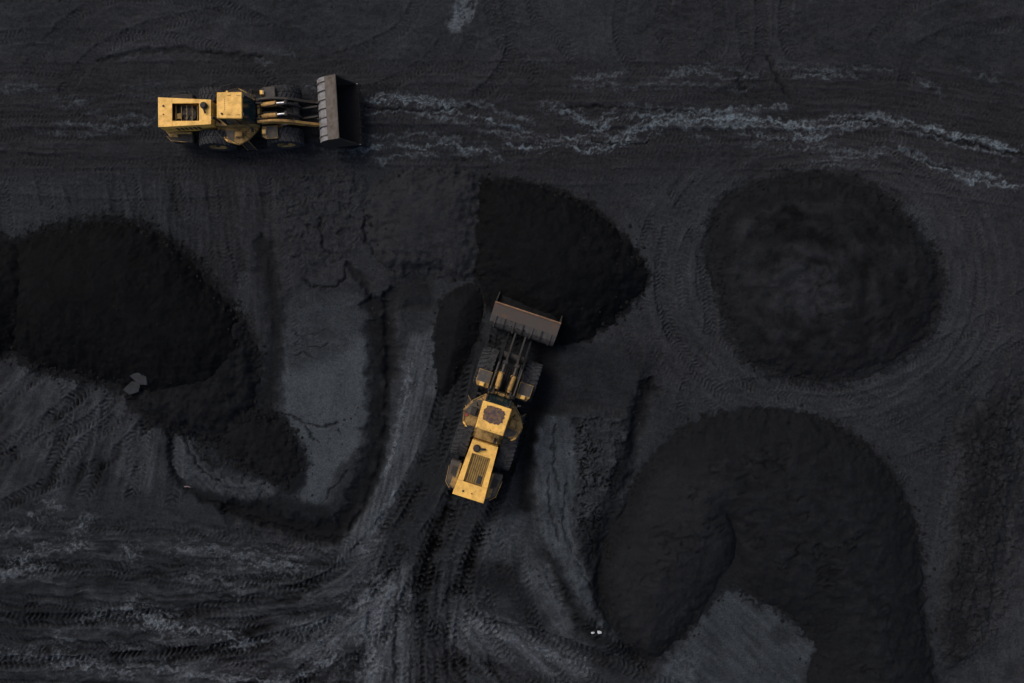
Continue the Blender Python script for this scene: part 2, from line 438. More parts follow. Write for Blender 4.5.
# ---- the haul road
for y, b in ((88, 0), (112, 0), (136, 0), (152, 0)):
    tracks([(-40, y + 4), (160, y + 2), (360, y), (560, y + 2), (760, y + 4), (900, y + 8), (1070, y + 34)], tone=-2.5, lugtone=4.0, depth=0.04, vis=0.8)
area([(340, 112), (420, 122), (520, 134), (600, 140), (560, 118), (480, 106), (400, 104)], 31, 8, 0.6, 's', 2, cold=0.6)
streak([(358, 104), (385, 101), (415, 102), (440, 105), (470, 108)], 5.5, 92, 0.95)
streak([(425, 108), (455, 112), (478, 117), (495, 123), (515, 127), (535, 131)], 5.0, 86, 0.9)
streak([(478, 127), (500, 124), (520, 130), (540, 134)], 3.5, 80, 0.7, 0.1)
streak([(340, 152), (370, 148), (400, 146), (425, 148), (445, 143), (468, 150), (500, 149)], 5.0, 84, 0.85, 0.05)
streak([(495, 142), (520, 146), (545, 148), (565, 145), (580, 151), (600, 150), (620, 144), (634, 132), (650, 125), (680, 120), (715, 119), (765, 118)], 4.6, 92, 0.95)
streak([(535, 108), (560, 109), (575, 115), (588, 124), (600, 129), (610, 120), (625, 115), (660, 115), (690, 118)], 4.4, 86, 0.9, 0.03)
streak([(690, 121), (730, 118), (770, 121), (800, 127), (830, 127), (858, 121), (880, 118), (905, 122), (930, 128), (975, 140), (1030, 154)], 5.2, 94, 0.95)
streak([(730, 133), (760, 136), (790, 139), (815, 138), (840, 134)], 3.8, 82, 0.85, 0.05)
streak([(684, 136), (700, 137), (720, 138)], 3.2, 70, 0.7, 0.1)
streak([(565, 77), (590, 78), (602, 76), (622, 74), (632, 71)], 3.0, 80, 0.75, 0.1)
streak([(640, 79), (665, 79), (680, 73), (710, 73), (735, 79), (762, 74)], 3.0, 74, 0.75, 0.1)
streak([(785, 78), (815, 76), (850, 77), (868, 78)], 3.2, 76, 0.8, 0.05)
streak([(868, 70), (890, 70), (900, 73)], 2.6, 66, 0.7, 0.1)
streak([(910, 82), (925, 83), (940, 91)], 3.4, 76, 0.8, 0.05)
streak([(970, 78), (985, 78), (1004, 86)], 3.4, 66, 0.7, 0.05)
streak([(525, 66), (545, 67), (560, 68)], 2.6, 62, 0.6, 0.1)
streak([(805, 163), (825, 160), (845, 158), (865, 156), (900, 156)], 5.0, 80, 0.85, 0.05)
streak([(912, 150), (925, 162), (940, 168), (958, 176), (980, 183), (1030, 187)], 4.8, 92, 0.95)
streak([(985, 156), (1000, 153), (1012, 155)], 3.0, 74, 0.7, 0.1)
streak([(-10, 90), (20, 86), (52, 84)], 3.4, 62, 0.7, 0.12)
streak([(50, 108), (70, 104), (98, 98)], 4.0, 64, 0.7, 0.1)
streak([(50, 122), (80, 124), (110, 127), (160, 124)], 4.0, 72, 0.8, 0.1)
streak([(120, 98), (150, 96), (200, 94)], 3.4, 56, 0.6, 0.15)
streak([(245, 62), (262, 62), (280, 64)], 3.4, 72, 0.7, 0.1)
streak([(120, 60), (135, 57), (140, 60)], 3.4, 62, 0.7, 0.1)
streak([(298, 90), (312, 88), (322, 90)], 6, 80, 0.8, 0.0)
streak([(300, 146), (330, 150), (350, 149)], 5, 66, 0.7, 0.1)
for ln in ([(848, 119), (900, 128), (960, 141), (1060, 164)], [(365, 108), (420, 110), (480, 107)], [(540, 109), (600, 107), (700, 112)],
           [(590, 140), (620, 145), (650, 142)], [(920, 160), (945, 168), (960, 176)]):
    trench(ln, 1.4, 0.09, 18, 0.8)
# ---- strip between road and piles
for c in ([(-20, 178), (120, 186), (260, 180), (380, 165), (560, 172), (700, 168), (860, 172), (1060, 200)],):
    tracks(c, tone=-2, lugtone=4, vis=0.8)
for x0 in (196, 250):
    tracks([(x0 - 6, 170), (x0, 220), (x0 + 16, 290), (x0 + 26, 372)], tone=-4, lugtone=6.5)
tracks([(150, 165), (158, 200), (175, 240), (205, 290)], tone=-2, lugtone=5)
tracks([(20, 172), (26, 200), (30, 240)], tone=-2, lugtone=5)
tracks([(90, 172), (96, 200), (100, 240)], tone=-2, lugtone=5)
area([(240, 275), (246, 272), (252, 280), (248, 310), (236, 318), (234, 300)], 46, 3, 0.8, 's', 3)
trench([(262, 235), (272, 290), (276, 340), (268, 400), (262, 440)], 13, 0.14, 19, 0.9)
# ---- grey clay floor left of the ramp, its step and cracks
slab = [(287, 302), (315, 296), (345, 290), (364, 300), (370, 340), (372, 400), (366, 440), (352, 470), (336, 500), (312, 520), (262, 512), (205, 500), (176, 480), (170, 440), (180, 418),
        (215, 440), (262, 455), (278, 420), (284, 360)]
area(slab, 40, 3, 1.0, 's', 3, h=-0.05, cold=-0.25)
area([(290, 318), (320, 304), (346, 300), (362, 318), (367, 360), (366, 420), (356, 448), (334, 474), (322, 506), (304, 500), (292, 470), (286, 420), (284, 370)], 60, 3, 0.95, 's', 3.0, cold=-0.45,
     add=lambda u, v: 4 * fbm(u / 14, v / 40, 3))
area([(288, 300), (318, 296), (352, 300), (364, 325), (346, 350), (318, 362), (290, 372), (284, 330)], 37, 8, 0.8, 's', 3, add=lambda u, v: 7 * fbm((u + 2.2 * v) / 40, (v - .35 * u) / 4.5, 3))
area([(172, 430), (182, 424), (190, 450), (206, 472), (200, 482), (182, 478), (173, 458)], 60, 3, 0.9, 's', 4, cold=-0.3)
area([(236, 486), (252, 482), (272, 485), (268, 494), (250, 500), (232, 497)], 62, 4, 0.8, 's', 4, cold=-0.3)
area([(206, 430), (240, 415), (280, 425), (302, 450), (306, 480), (286, 492), (255, 478), (225, 474), (200, 460)], 24, 8, 0.7, 'l', 4, h=0.05)
area([(272, 455), (296, 448), (310, 466), (300, 486), (280, 490)], 17, 5, 0.75, 'l', 3)
area([(190, 480), (240, 490), (280, 496), (320, 506), (352, 500), (344, 530), (320, 538), (270, 522), (210, 506)], 20, 5, 0.9, 's', 3, h=-0.12)
area([(344, 462), (364, 456), (366, 480), (352, 508), (334, 522), (330, 500)], 29, 4, 0.8, 's', 3)
crack([(280, 412), (294, 418), (306, 424), (322, 426), (338, 423)], 1.3)
crack([(302, 426), (312, 436), (318, 443)], 1.0)
crack([(340, 428), (341, 436)], 1.2)
crack([(290, 345), (308, 346), (322, 347), (330, 344)], 1.2, 0.15, 22)
crack([(292, 354), (305, 353), (316, 358)], 1.0, 0.15, 22)
crack([(290, 332), (310, 336), (326, 330)], 1.0, 0.1, 28)
crack([(320, 505), (334, 488), (350, 468)], 1.3, 0.15, 24)
trench([(372, 296), (378, 340), (379, 400), (374, 455), (358, 500), (338, 530), (300, 530), (262, 518), (222, 508)], 15, 0.30, 16, 0.95, 's', 0.04)
trench([(345, 537), (325, 541), (290, 532), (252, 520), (222, 512)], 3.2, 0.22, 16, 0.85)  # shadow line along the step's outer edge, painted dark
trench([(345, 262), (362, 280), (370, 300)], 5, 0.22, 22, 0.7)
trench([(384, 292), (387, 340), (387, 400), (382, 455), (366, 502), (348, 532)], 4.6, 0.18, 18, 0.75, None)
# blocks and scabs north of the clay floor
area([(276, 182), (330, 172), (362, 182), (366, 230), (352, 250), (318, 262), (290, 290), (278, 260)], 35, 6, 0.7, 'l', 3, h=0.10, add=lambda u, v: 5 * fbm(u / 16, v / 16, 3), cold=0.2)
crack([(320, 218), (321, 236), (326, 250), (334, 258)], 2.0, 0.2, 21)
crack([(304, 280), (318, 288), (340, 284), (346, 268)], 1.8, 0.25, 22)
crack([(366, 210), (366, 232), (372, 252), (384, 258)], 1.8, 0.25, 22)
# pale ramp to the loader
ramp = [(410, 332), (424, 328), (434, 332), (436, 365), (438, 398), (430, 420), (420, 450), (400, 490), (382, 520), (360, 556), (338, 562), (344, 540), (364, 510), (380, 480), (390, 440), (398, 410), (404, 370)]
area(ramp, 58, 3, 0.92, 's', 6, cold=-0.3, add=lambda u, v: 20 * fbm((u + .22 * v) / 3.2, v / 40, 4))
area([(402, 304), (436, 304), (436, 330), (408, 332)], 33, 8, 0.9, 'l', 3, h=-0.1)
area([(394, 282), (408, 276), (434, 280), (436, 305), (402, 310)], 25, 8, 0.9, 'l', 3, h=-0.15)
trench([(392, 288), (388, 320), (392, 350), (390, 382)], 10, 0.26, 19, 0.8, 's', 0.03)
area([(424, 402), (436, 396), (440, 415), (428, 430)], 33, 5, 0.8, 's', 3)
# wheel lanes into the loader
for c in ([(500, 300), (474, 420), (440, 500), (410, 560), (392, 640), (390, 720)],
          [(520, 330), (500, 420), (478, 490), (452, 560), (440, 640), (440, 720)],
          [(470, 380), (452, 440), (424, 500), (380, 560), (330, 600), (240, 625), (100, 640), (-60, 640)],
          [(494, 440), (470, 520), (440, 590), (470, 640), (560, 665), (700, 720)]):
    tracks(c, tone=-8, lugtone=15, depth=0.09, lug=0.045, vis=1.25, pitch=5.6)
for c in ([(486, 320), (462, 430), (432, 500), (398, 570), (350, 640), (300, 720)], [(505, 470), (484, 540), (470, 600), (474, 660), (480, 720)], [(450, 450), (428, 520), (412, 600), (414, 720)]):
    tracks(c, tone=-4, lugtone=12, depth=0.05, lug=0.04, vis=0.9, pitch=5.4)
area([(452, 340), (475, 325), (492, 345), (482, 400), (462, 450), (440, 490), (416, 520), (398, 520), (420, 470), (446, 420)], 26, 10, 0.55, 's', 3)
area([(536, 330), (558, 345), (556, 380), (542, 430), (530, 480), (532, 540), (520, 540), (516, 480), (524, 430), (534, 380)], 16, 6, 0.9, 's', 2)
area([(496, 560), (520, 548), (548, 552), (556, 575), (536, 596), (505, 600), (480, 585)], 25, 14, 0.6, 'l', 5)
area([(478, 530), (500, 518), (535, 512), (542, 545), (520, 560), (482, 562)], 52, 5, 0.8, 's', 6, cold=-.4, add=lambda u, v: 8 * fbm(u / 7, v / 14, 3))
# ---- shale strip to the right of the loader
area([(540, 420), (560, 410), (600, 412), (632, 420), (626, 470), (604, 540), (596, 590), (612, 615), (638, 645), (600, 646), (572, 610), (552, 570), (538, 520), (534, 460)], 39, 5, 0.9, 'l', 5, cold=-0.3,
     add=lambda u, v: 9 * fbm(u / 10, v / 12, 4), h=0.55, hw=7)
area([(540, 424), (560, 416), (576, 432), (574, 480), (572, 530), (584, 570), (606, 606), (630, 640), (606, 634), (580, 604), (556, 566), (540, 520), (536, 460)], 58, 3, 0.9, 'l', 7, cold=-0.5, add=lambda u, v: 15 * fbm((u - .12 * v) / 5.5, v / 26, 4))
def broken_rock(pts, depth, dark, sx=11, sy=9, seed=0, feather=8):
    pts = catmull(pts, 5, True)
    sl = window(pts[:, 0].min(), pts[:, 1].min(), pts[:, 0].max(), pts[:, 1].max(), feather + 10)
    x, y = U[sl] + wxs[sl] * 1.5, V[sl] + wys[sl] * 1.5
    m = sstep(-feather, feather, sdf_poly(x, y, pts))
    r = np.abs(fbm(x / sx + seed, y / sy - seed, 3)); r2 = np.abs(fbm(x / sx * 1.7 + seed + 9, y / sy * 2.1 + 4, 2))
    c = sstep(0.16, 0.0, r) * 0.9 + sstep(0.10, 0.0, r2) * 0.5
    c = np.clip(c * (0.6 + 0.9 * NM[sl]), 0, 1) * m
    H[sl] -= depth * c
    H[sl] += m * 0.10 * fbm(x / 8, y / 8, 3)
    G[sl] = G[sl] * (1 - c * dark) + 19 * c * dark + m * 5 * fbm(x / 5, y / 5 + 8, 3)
for c in ([(556, 424), (552, 456), (560, 490)], [(566, 480), (562, 520), (572, 552)], [(548, 470), (550, 510), (560, 540)], [(576, 560), (592, 590), (610, 622)]):
    crack(c, 1.6, 0.2, 24)
broken_rock([(572, 425), (600, 414), (628, 424), (620, 470), (604, 530), (594, 570), (580, 550), (574, 500), (576, 460)], 0.3, 0.9)
broken_rock([(185, 430), (215, 425), (225, 460), (280, 492), (250, 500), (205, 482)], 0.12, 0.6, 14, 8, 5)
broken_rock([(284, 170), (360, 176), (366, 230), (340, 262), (300, 268), (280, 230)], 0.10, 0.45, 17, 15, 11)
LATE_ROCK = [(952, 430), (1000, 385), (1060, 380), (1060, 520), (1020, 560), (1004, 620), (980, 660), (940, 670), (944, 560)]
broken_rock([(600, 600), (640, 645), (610, 650), (580, 615)], 0.1, 0.5, 9, 9, 23)
area([(582, 520), (596, 514), (600, 545), (590, 566), (580, 548)], 22, 4, 0.8, 's', 3, h=-0.1)
area([(560, 352), (600, 342), (640, 346), (650, 372), (640, 410), (600, 416), (560, 410), (552, 380)], 28, 18, 0.75, 'l', 5, h=0.25, hw=16)
trench([(652, 378), (640, 408), (628, 450), (612, 500), (600, 545), (596, 590), (610, 618), (636, 652), (650, 668)], 12, 0.26, 16, 0.9, 's', 0.03)
trench([(550, 556), (560, 582), (574, 612), (602, 640), (640, 660)], 12, 0.16, 17, 0.9)
area([(600, 645), (640, 650), (690, 670), (690, 720), (540, 720), (560, 660)], 32, 8, 0.6, 's', 5)
area([(520, 562), (548, 560), (560, 590), (572, 622), (550, 630), (530, 600)], 56, 6, 0.8, 's', 5, cold=-0.3, add=lambda u, v: 10 * fbm((u - .5 * v) / 6, v / 20, 3))
area([(600, 520), (625, 500), (632, 540), (610, 580)], 26, 6, 0.4, 's', 2)
for c in ([(512, 505), (524, 560), (556, 620), (640, 690)], [(500, 520), (500, 570), (520, 640), (560, 720)]):
    tracks(c, tone=-5, lugtone=12, depth=0.05, lug=0.035, vis=1.0, pitch=5.2)
for q, g in (([(488, 528), (512, 520), (524, 540), (506, 556), (486, 552)], 58), ([(528, 574), (546, 566), (556, 590), (544, 606)], 62), ([(548, 596), (562, 604), (574, 628), (556, 632)], 58), ([(452, 630), (480, 622), (500, 640), (470, 650)], 64)):
    area(q, g, 7, 0.6, 'l', 8, cold=-0.4, grain=-0.1, add=lambda u, v: 12 * fbm((u - .4 * v) / 5, v / 15, 4))
for q in ([(520, 596), (540, 606), (560, 640), (530, 640)], [(470, 570), (500, 566), (510, 590), (480, 600)], [(560, 636), (600, 648), (620, 668), (580, 664)]):
    area(q, 20, 9, 0.55, 'l', 6)
# ---- junction at the bottom: pale fans of mud and water, sky reflection painted in
def fan_tex(u, v):
    a = np.arctan2(v - 540, u - 412); r = np.hypot(v - 540, u - 412)
    return 30 * fbm(a * 24 + 3, r / 60, 4)
area([(406, 566), (396, 598), (380, 636), (352, 700), (404, 700), (414, 650), (412, 600)], 66, 9, 0.75, 's', 5, add=fan_tex, cold=-0.2)
area([(402, 566), (374, 590), (334, 612), (286, 634), (276, 660), (330, 648), (376, 622), (404, 596)], 64, 9, 0.7, 's', 5, add=fan_tex, cold=-0.2)
area([(440, 604), (480, 614), (522, 628), (592, 660), (566, 684), (500, 658), (446, 640)], 60, 10, 0.7, 's', 5, add=fan_tex, cold=-0.2)
area([(352, 552), (374, 532), (388, 548), (372, 580), (336, 602), (300, 606), (330, 580)], 56, 10, 0.6, 's', 5, add=fan_tex)
tracks([(470, 500), (446, 560), (424, 620), (420, 720)], tone=-12, lugtone=16, depth=0.08, lug=0.045, vis=1.2, pitch=5.6)
tracks([(440, 520), (400, 590), (330, 650), (240, 690)], tone=-9, lugtone=14, depth=0.06, lug=0.04, vis=1.0, pitch=5.4)
streak([(395, 560), (372, 590), (350, 610), (318, 628), (285, 652)], 10, 76, 0.85, 0.05, True, -0.1, 30)
streak([(402, 575), (382, 604), (372, 640), (368, 700)], 14, 84, 0.9, -0.1, True, -0.1, 20)
area([(392, 575), (404, 590), (396, 612), (382, 640), (362, 650), (360, 620), (374, 594)], 76, 9, 0.65, 'l', 8, grain=-.05)
streak([(410, 590), (402, 630), (404, 700)], 8, 64, 0.75, 0.05, True, -0.1, 20)
streak([(352, 640), (318, 655), (285, 662)], 5, 82, 0.8, 0.05, True, -0.3, 20)
streak([(300, 660), (335, 640), (368, 628), (390, 620)], 5, 72, 0.8, 0.0, True, -0.2, 20)
streak([(448, 620), (480, 624), (510, 638), (550, 655), (600, 672)], 10, 76, 0.85, 0.05, True, -0.1, 20)
streak([(440, 640), (470, 655), (500, 690)], 6, 62, 0.7, 0.05, True, 0, 20)
streak([(440, 605), (470, 600), (500, 585)], 6, 50, 0.6, 0.1, True, 0, 20)
streak([(352, 560), (366, 545), (384, 512), (400, 480)], 5, 84, 0.75, 0.1, True, -0.1, 15)
streak([(410, 350), (405, 400), (396, 440), (384, 480)], 3.5, 92, 0.75, 0.1, True, -0.1, 15)
streak([(345, 585), (320, 592), (290, 606)], 6, 58, 0.7, 0.1, True, 0, 20)
for x in (412, 424, 436, 448, 396):
    trench([(x + 4, 560), (x, 610), (x - 2, 650), (x - 1, 730)], 2.4, 0.07, 20, 0.7)
for c in ([(-40, 664), (120, 668), (250, 668), (350, 640), (396, 580)], [(-40, 585), (80, 592), (220, 604), (320, 588), (378, 548)],
          [(-40, 616), (100, 628), (240, 640), (360, 690)], [(-40, 540), (80, 546), (200, 552), (330, 570)]):
    tracks(c, tone=-5, lugtone=11, pitch=4.6, vis=1.1)
# ---- left foreground
for a, b, w, g in (((30, 516), (62, 508), 6, 66), ((20, 560), (80, 548), 6, 70), ((-5, 575), (45, 570), 5, 62), ((130, 606), (162, 626), 9, 76), ((160, 624), (236, 640), 6, 72), ((85, 620), (130, 612), 5, 66),
                   ((54, 632), (76, 640), 6, 64), ((246, 566), (300, 566), 10, 62), ((180, 548), (240, 556), 6, 58), ((120, 548), (140, 560), 7, 58), ((-5, 655), (90, 664), 4, 62),
                   ((60, 666), (125, 672), 4, 68), ((138, 664), (190, 670), 4, 62), ((200, 676), (270, 682), 5, 66), ((104, 640), (140, 648), 4, 56), ((190, 578), (240, 590), 6, 50),
                   ((70, 532), (90, 515), 5, 60), ((0, 536), (30, 532), 4, 56), ((230, 648), (272, 640), 4, 62), ((275, 690), (330, 660), 4, 70)):
    mid = ((a[0] + b[0]) / 2, (a[1] + b[1]) / 2 + random.uniform(-4, 4))
    ex = (b[0] - a[0]) * .3; ey = (b[1] - a[1]) * .3
    streak([(a[0] - ex, a[1] - ey), a, mid, b, (b[0] + ex, b[1] + ey)], w * 1.1, g + 12, 1.0, -0.12, True, -0.3, 14)
for p in ((30, 508), (62, 556), (20, 590), (100, 583), (180, 600), (120, 640), (205, 618), (330, 610), (60, 612), (16, 628)):
    area([(p[0] - 26, p[1]), (p[0], p[1] - 5), (p[0] + 28, p[1] + 1), (p[0] + 4, p[1] + 6)], 22, 5, 0.6, 'l', 3)
for c in ([(20, 480), (70, 430), (112, 396)], [(-20, 440), (40, 400), (80, 372)], [(60, 500), (84, 440), (90, 380)], [(110, 500), (124, 450), (128, 410)], [(150, 510), (155, 460), (150, 420)],
          [(-30, 500), (30, 470), (100, 440), (140, 400)]):
    tracks(c, tone=-7, lugtone=16, lug=.032, vis=1.15, pitch=4.8)
for q in ([(6, 372), (26, 360), (40, 372), (20, 400), (4, 410)], [(44, 374), (64, 368), (74, 384), (60, 410), (46, 402)], [(90, 392), (110, 384), (116, 420), (110, 460), (98, 450)],
          [(20, 420), (50, 410), (46, 440), (20, 460)], [(120, 430), (140, 420), (150, 460), (136, 490), (124, 470)]):
    area(q, 53, 5, 0.65, 'l', 5, add=lambda u, v: 10 * fbm((u + .5 * v) / 4, v / 30, 3), cold=-0.2)
# ---- right yard
for r, a0, a1 in ((128, 1.2, 3.9), (146, 0.9, 3.6), (166, 1.5, 3.2), (122, -1.2, 0.9), (178, 0.2, 1.9)):
    c = [(825 + r * 1.12 * math.cos(t), 278 + r * math.sin(t)) for t in np.linspace(a0, a1, 9)]
    tracks(c, tone=-2.0, lugtone=8.0)
for c in ([(660, 430), (668, 380), (690, 330), (680, 250), (650, 190)], [(960, 470), (985, 400), (1040, 350)], [(930, 640), (945, 560), (965, 470), (985, 380)], [(720, 410), (800, 404), (880, 430), (930, 480)], [(880, 400), (960, 360), (1060, 300)]):
    tracks(c, tone=-3, lugtone=8.5)
area([(906, 208), (918, 206), (930, 222), (938, 244), (930, 252), (918, 236)], 50, 4, 0.85, 's', 4, cold=-0.3)
area([(948, 470), (960, 455), (952, 520), (940, 590), (932, 600), (936, 540)], 46, 6, 0.65, 's', 4)
area([(966, 420), (1000, 405), (1012, 440), (1004, 510), (992, 570), (984, 640), (950, 662), (942, 600), (952, 540), (962, 480)], 24, 9, 0.7, 'l', 8, h=0.2, cold=0.3)
area([(990, 380), (1030, 370), (1070, 380), (1070, 540), (1016, 560), (1004, 500), (1014, 440)], 30, 9, 0.6, 'l', 8, cold=0.2)
area([(976, 560), (1006, 540), (1016, 590), (996, 630), (970, 650)], 29, 8, 0.6, 'l', 8, cold=0.2)
for c in ([(998, 466), (990, 476), (1002, 486), (996, 500)], [(1000, 540), (986, 552), (992, 566)], [(1010, 588), (1040, 590)], [(1012, 442), (1024, 452), (1018, 466), (1030, 474)]):
    crack(c, 1.5, 0.18, 22)
area([(1008, 560), (1060, 540), (1060, 700), (960, 700), (968, 650), (990, 610)], 38, 8, 0.6, 'l', 4)
broken_rock(LATE_ROCK, 0.2, 0.65, 15, 22, 17, 16)
# grey clay wedge at the bottom right
area([(724, 585), (745, 593), (772, 606), (798, 622), (812, 634), (812, 652), (800, 676), (790, 720), (640, 720), (652, 682), (690, 634)], 53, 3, 1.0, 's', 5, cold=-0.5,
     add=lambda u, v: 11 * fbm((u + v) / 60, (u - v) / 9, 4) - 4)
area([(662, 676), (672, 658), (690, 656), (698, 668), (684, 684)], 64, 5, 0.7, 's', 5, grain=0.0)
area([(768, 632), (784, 626), (792, 636), (778, 644)], 30, 5, 0.7, 's', 3)
crack([(744, 600), (758, 606), (764, 612)], 1.5, 0.15, 22)
crack([(794, 634), (804, 636), (810, 630)], 2.0, 0.15, 18)

def halo(pts, g, reach=16, n=6):
    pts = catmull(pts, n, True)
    sl = window(pts[:, 0].min(), pts[:, 1].min(), pts[:, 0].max(), pts[:, 1].max(), reach + 4)
    d = -sdf_poly(U[sl] + wxs[sl] * 2, V[sl] + wys[sl] * 2, pts)
    m = sstep(reach, -2, d)
    m = sstep(0.28, 0.62, m * m * 0.9 + 0.38 * NF[sl] + 0.34 * NS[sl] + .12 * NM[sl]) * sstep(reach, reach * .6, d) * 0.85
    G[sl] = G[sl] * (1 - m) + g * m
for q, g, r in PILE_HALO: halo(q, g, r)
def lip_tex(u, v): return 14 * fbm((u + .8 * v) / 26, (v - 1.1 * u) / 4.5, 4)
area([(174, 426), (184, 420), (190, 446), (204, 466), (224, 478), (250, 484), (274, 482), (276, 492), (254, 500), (222, 494), (192, 486), (176, 468)], 52, 4, 0.85, 's', 6, cold=-0.3, add=lip_tex)
crack([(182, 428), (188, 450), (202, 470), (222, 484)], 2.0, 0.25, 17)
crack([(190, 440), (200, 456), (214, 466)], 1.6, 0.2, 20)
trench([(172, 430), (170, 458), (180, 484), (204, 500), (240, 512)], 4, 0.2, 19, 0.8)

def lin(g):
    s = np.clip(g, 5, 255) / 255.0
    return ((s + 0.055) / 1.055) ** 2.4

def earth_color(g, t):
    l = lin(g)
    t = np.clip(t, -1.6, 1)
    return np.stack([l * (0.89 + 0.07 * t), l * (0.985 - 0.045 * t), l * (1.12 - 0.06 * t), np.ones_like(l)], -1).astype(np.float32)

def grid_mesh(name, X, Y, Z, colr, keep=None):
    ny, nx = X.shape
    co = np.stack([X, Y, Z], -1).reshape(-1, 3).astype(np.float32)
    idx = np.arange(nx * ny).reshape(ny, nx)
    # rows run from top of picture down, so wind for normals up
    q = np.stack([idx[1:, :-1], idx[1:, 1:], idx[:-1, 1:], idx[:-1, :-1]], -1)
    if keep is not None:
        kq = keep[1:, :-1] & keep[1:, 1:] & keep[:-1, 1:] & keep[:-1, :-1]
        q = q[kq]
    q = q.reshape(-1, 4)
    c = colr.reshape(-1, 4)
    if keep is not None:
        used = np.zeros(len(co), bool); used[q.ravel()] = True
        remap = np.cumsum(used) - 1
        co = co[used]; c = c[used]; q = remap[q]
    me = bpy.data.meshes.new(name)
    me.vertices.add(len(co)); me.vertices.foreach_set('co', co.ravel())
    me.loops.add(q.size); me.loops.foreach_set('vertex_index', q.ravel().astype(np.int32))
    me.polygons.add(len(q))
    me.polygons.foreach_set('loop_start', np.arange(0, q.size, 4, dtype=np.int32))
    me.polygons.foreach_set('use_smooth', np.ones(len(q), bool))
    me.update(calc_edges=True)
    at = me.attributes.new('earth', 'FLOAT_COLOR', 'POINT')
    at.data.foreach_set('color', c.ravel().astype(np.float32))
    return me

fade = sstep(34, 60, np.abs(U - CX) / PPM) + sstep(24, 50, np.abs(V - CY) / PPM)
H *= np.clip(1 - fade, 0, 1)
G = np.clip(G, 8, 110)
ground_me = grid_mesh('ground', (U - CX) / PPM, (CY - V) / PPM, H, earth_color(G, T))
ground_me.materials.append(M['earth'])
ground = bpy.data.objects.new('ground', ground_me)
ground['kind'] = 'structure'
col.objects.link(ground)

def ground_h(px, py):
    return float(H[min(np.searchsorted(vy, py), NY - 1), min(np.searchsorted(ux, px), NX - 1)])

# ------------------------------------------------------------------ object helpers
def tag(o, label=None, cat=None, group=None, kind=None):
    if label: o['label'] = label
    if cat: o['category'] = cat
    if group: o['group'] = group
    if kind: o['kind'] = kind
    return o

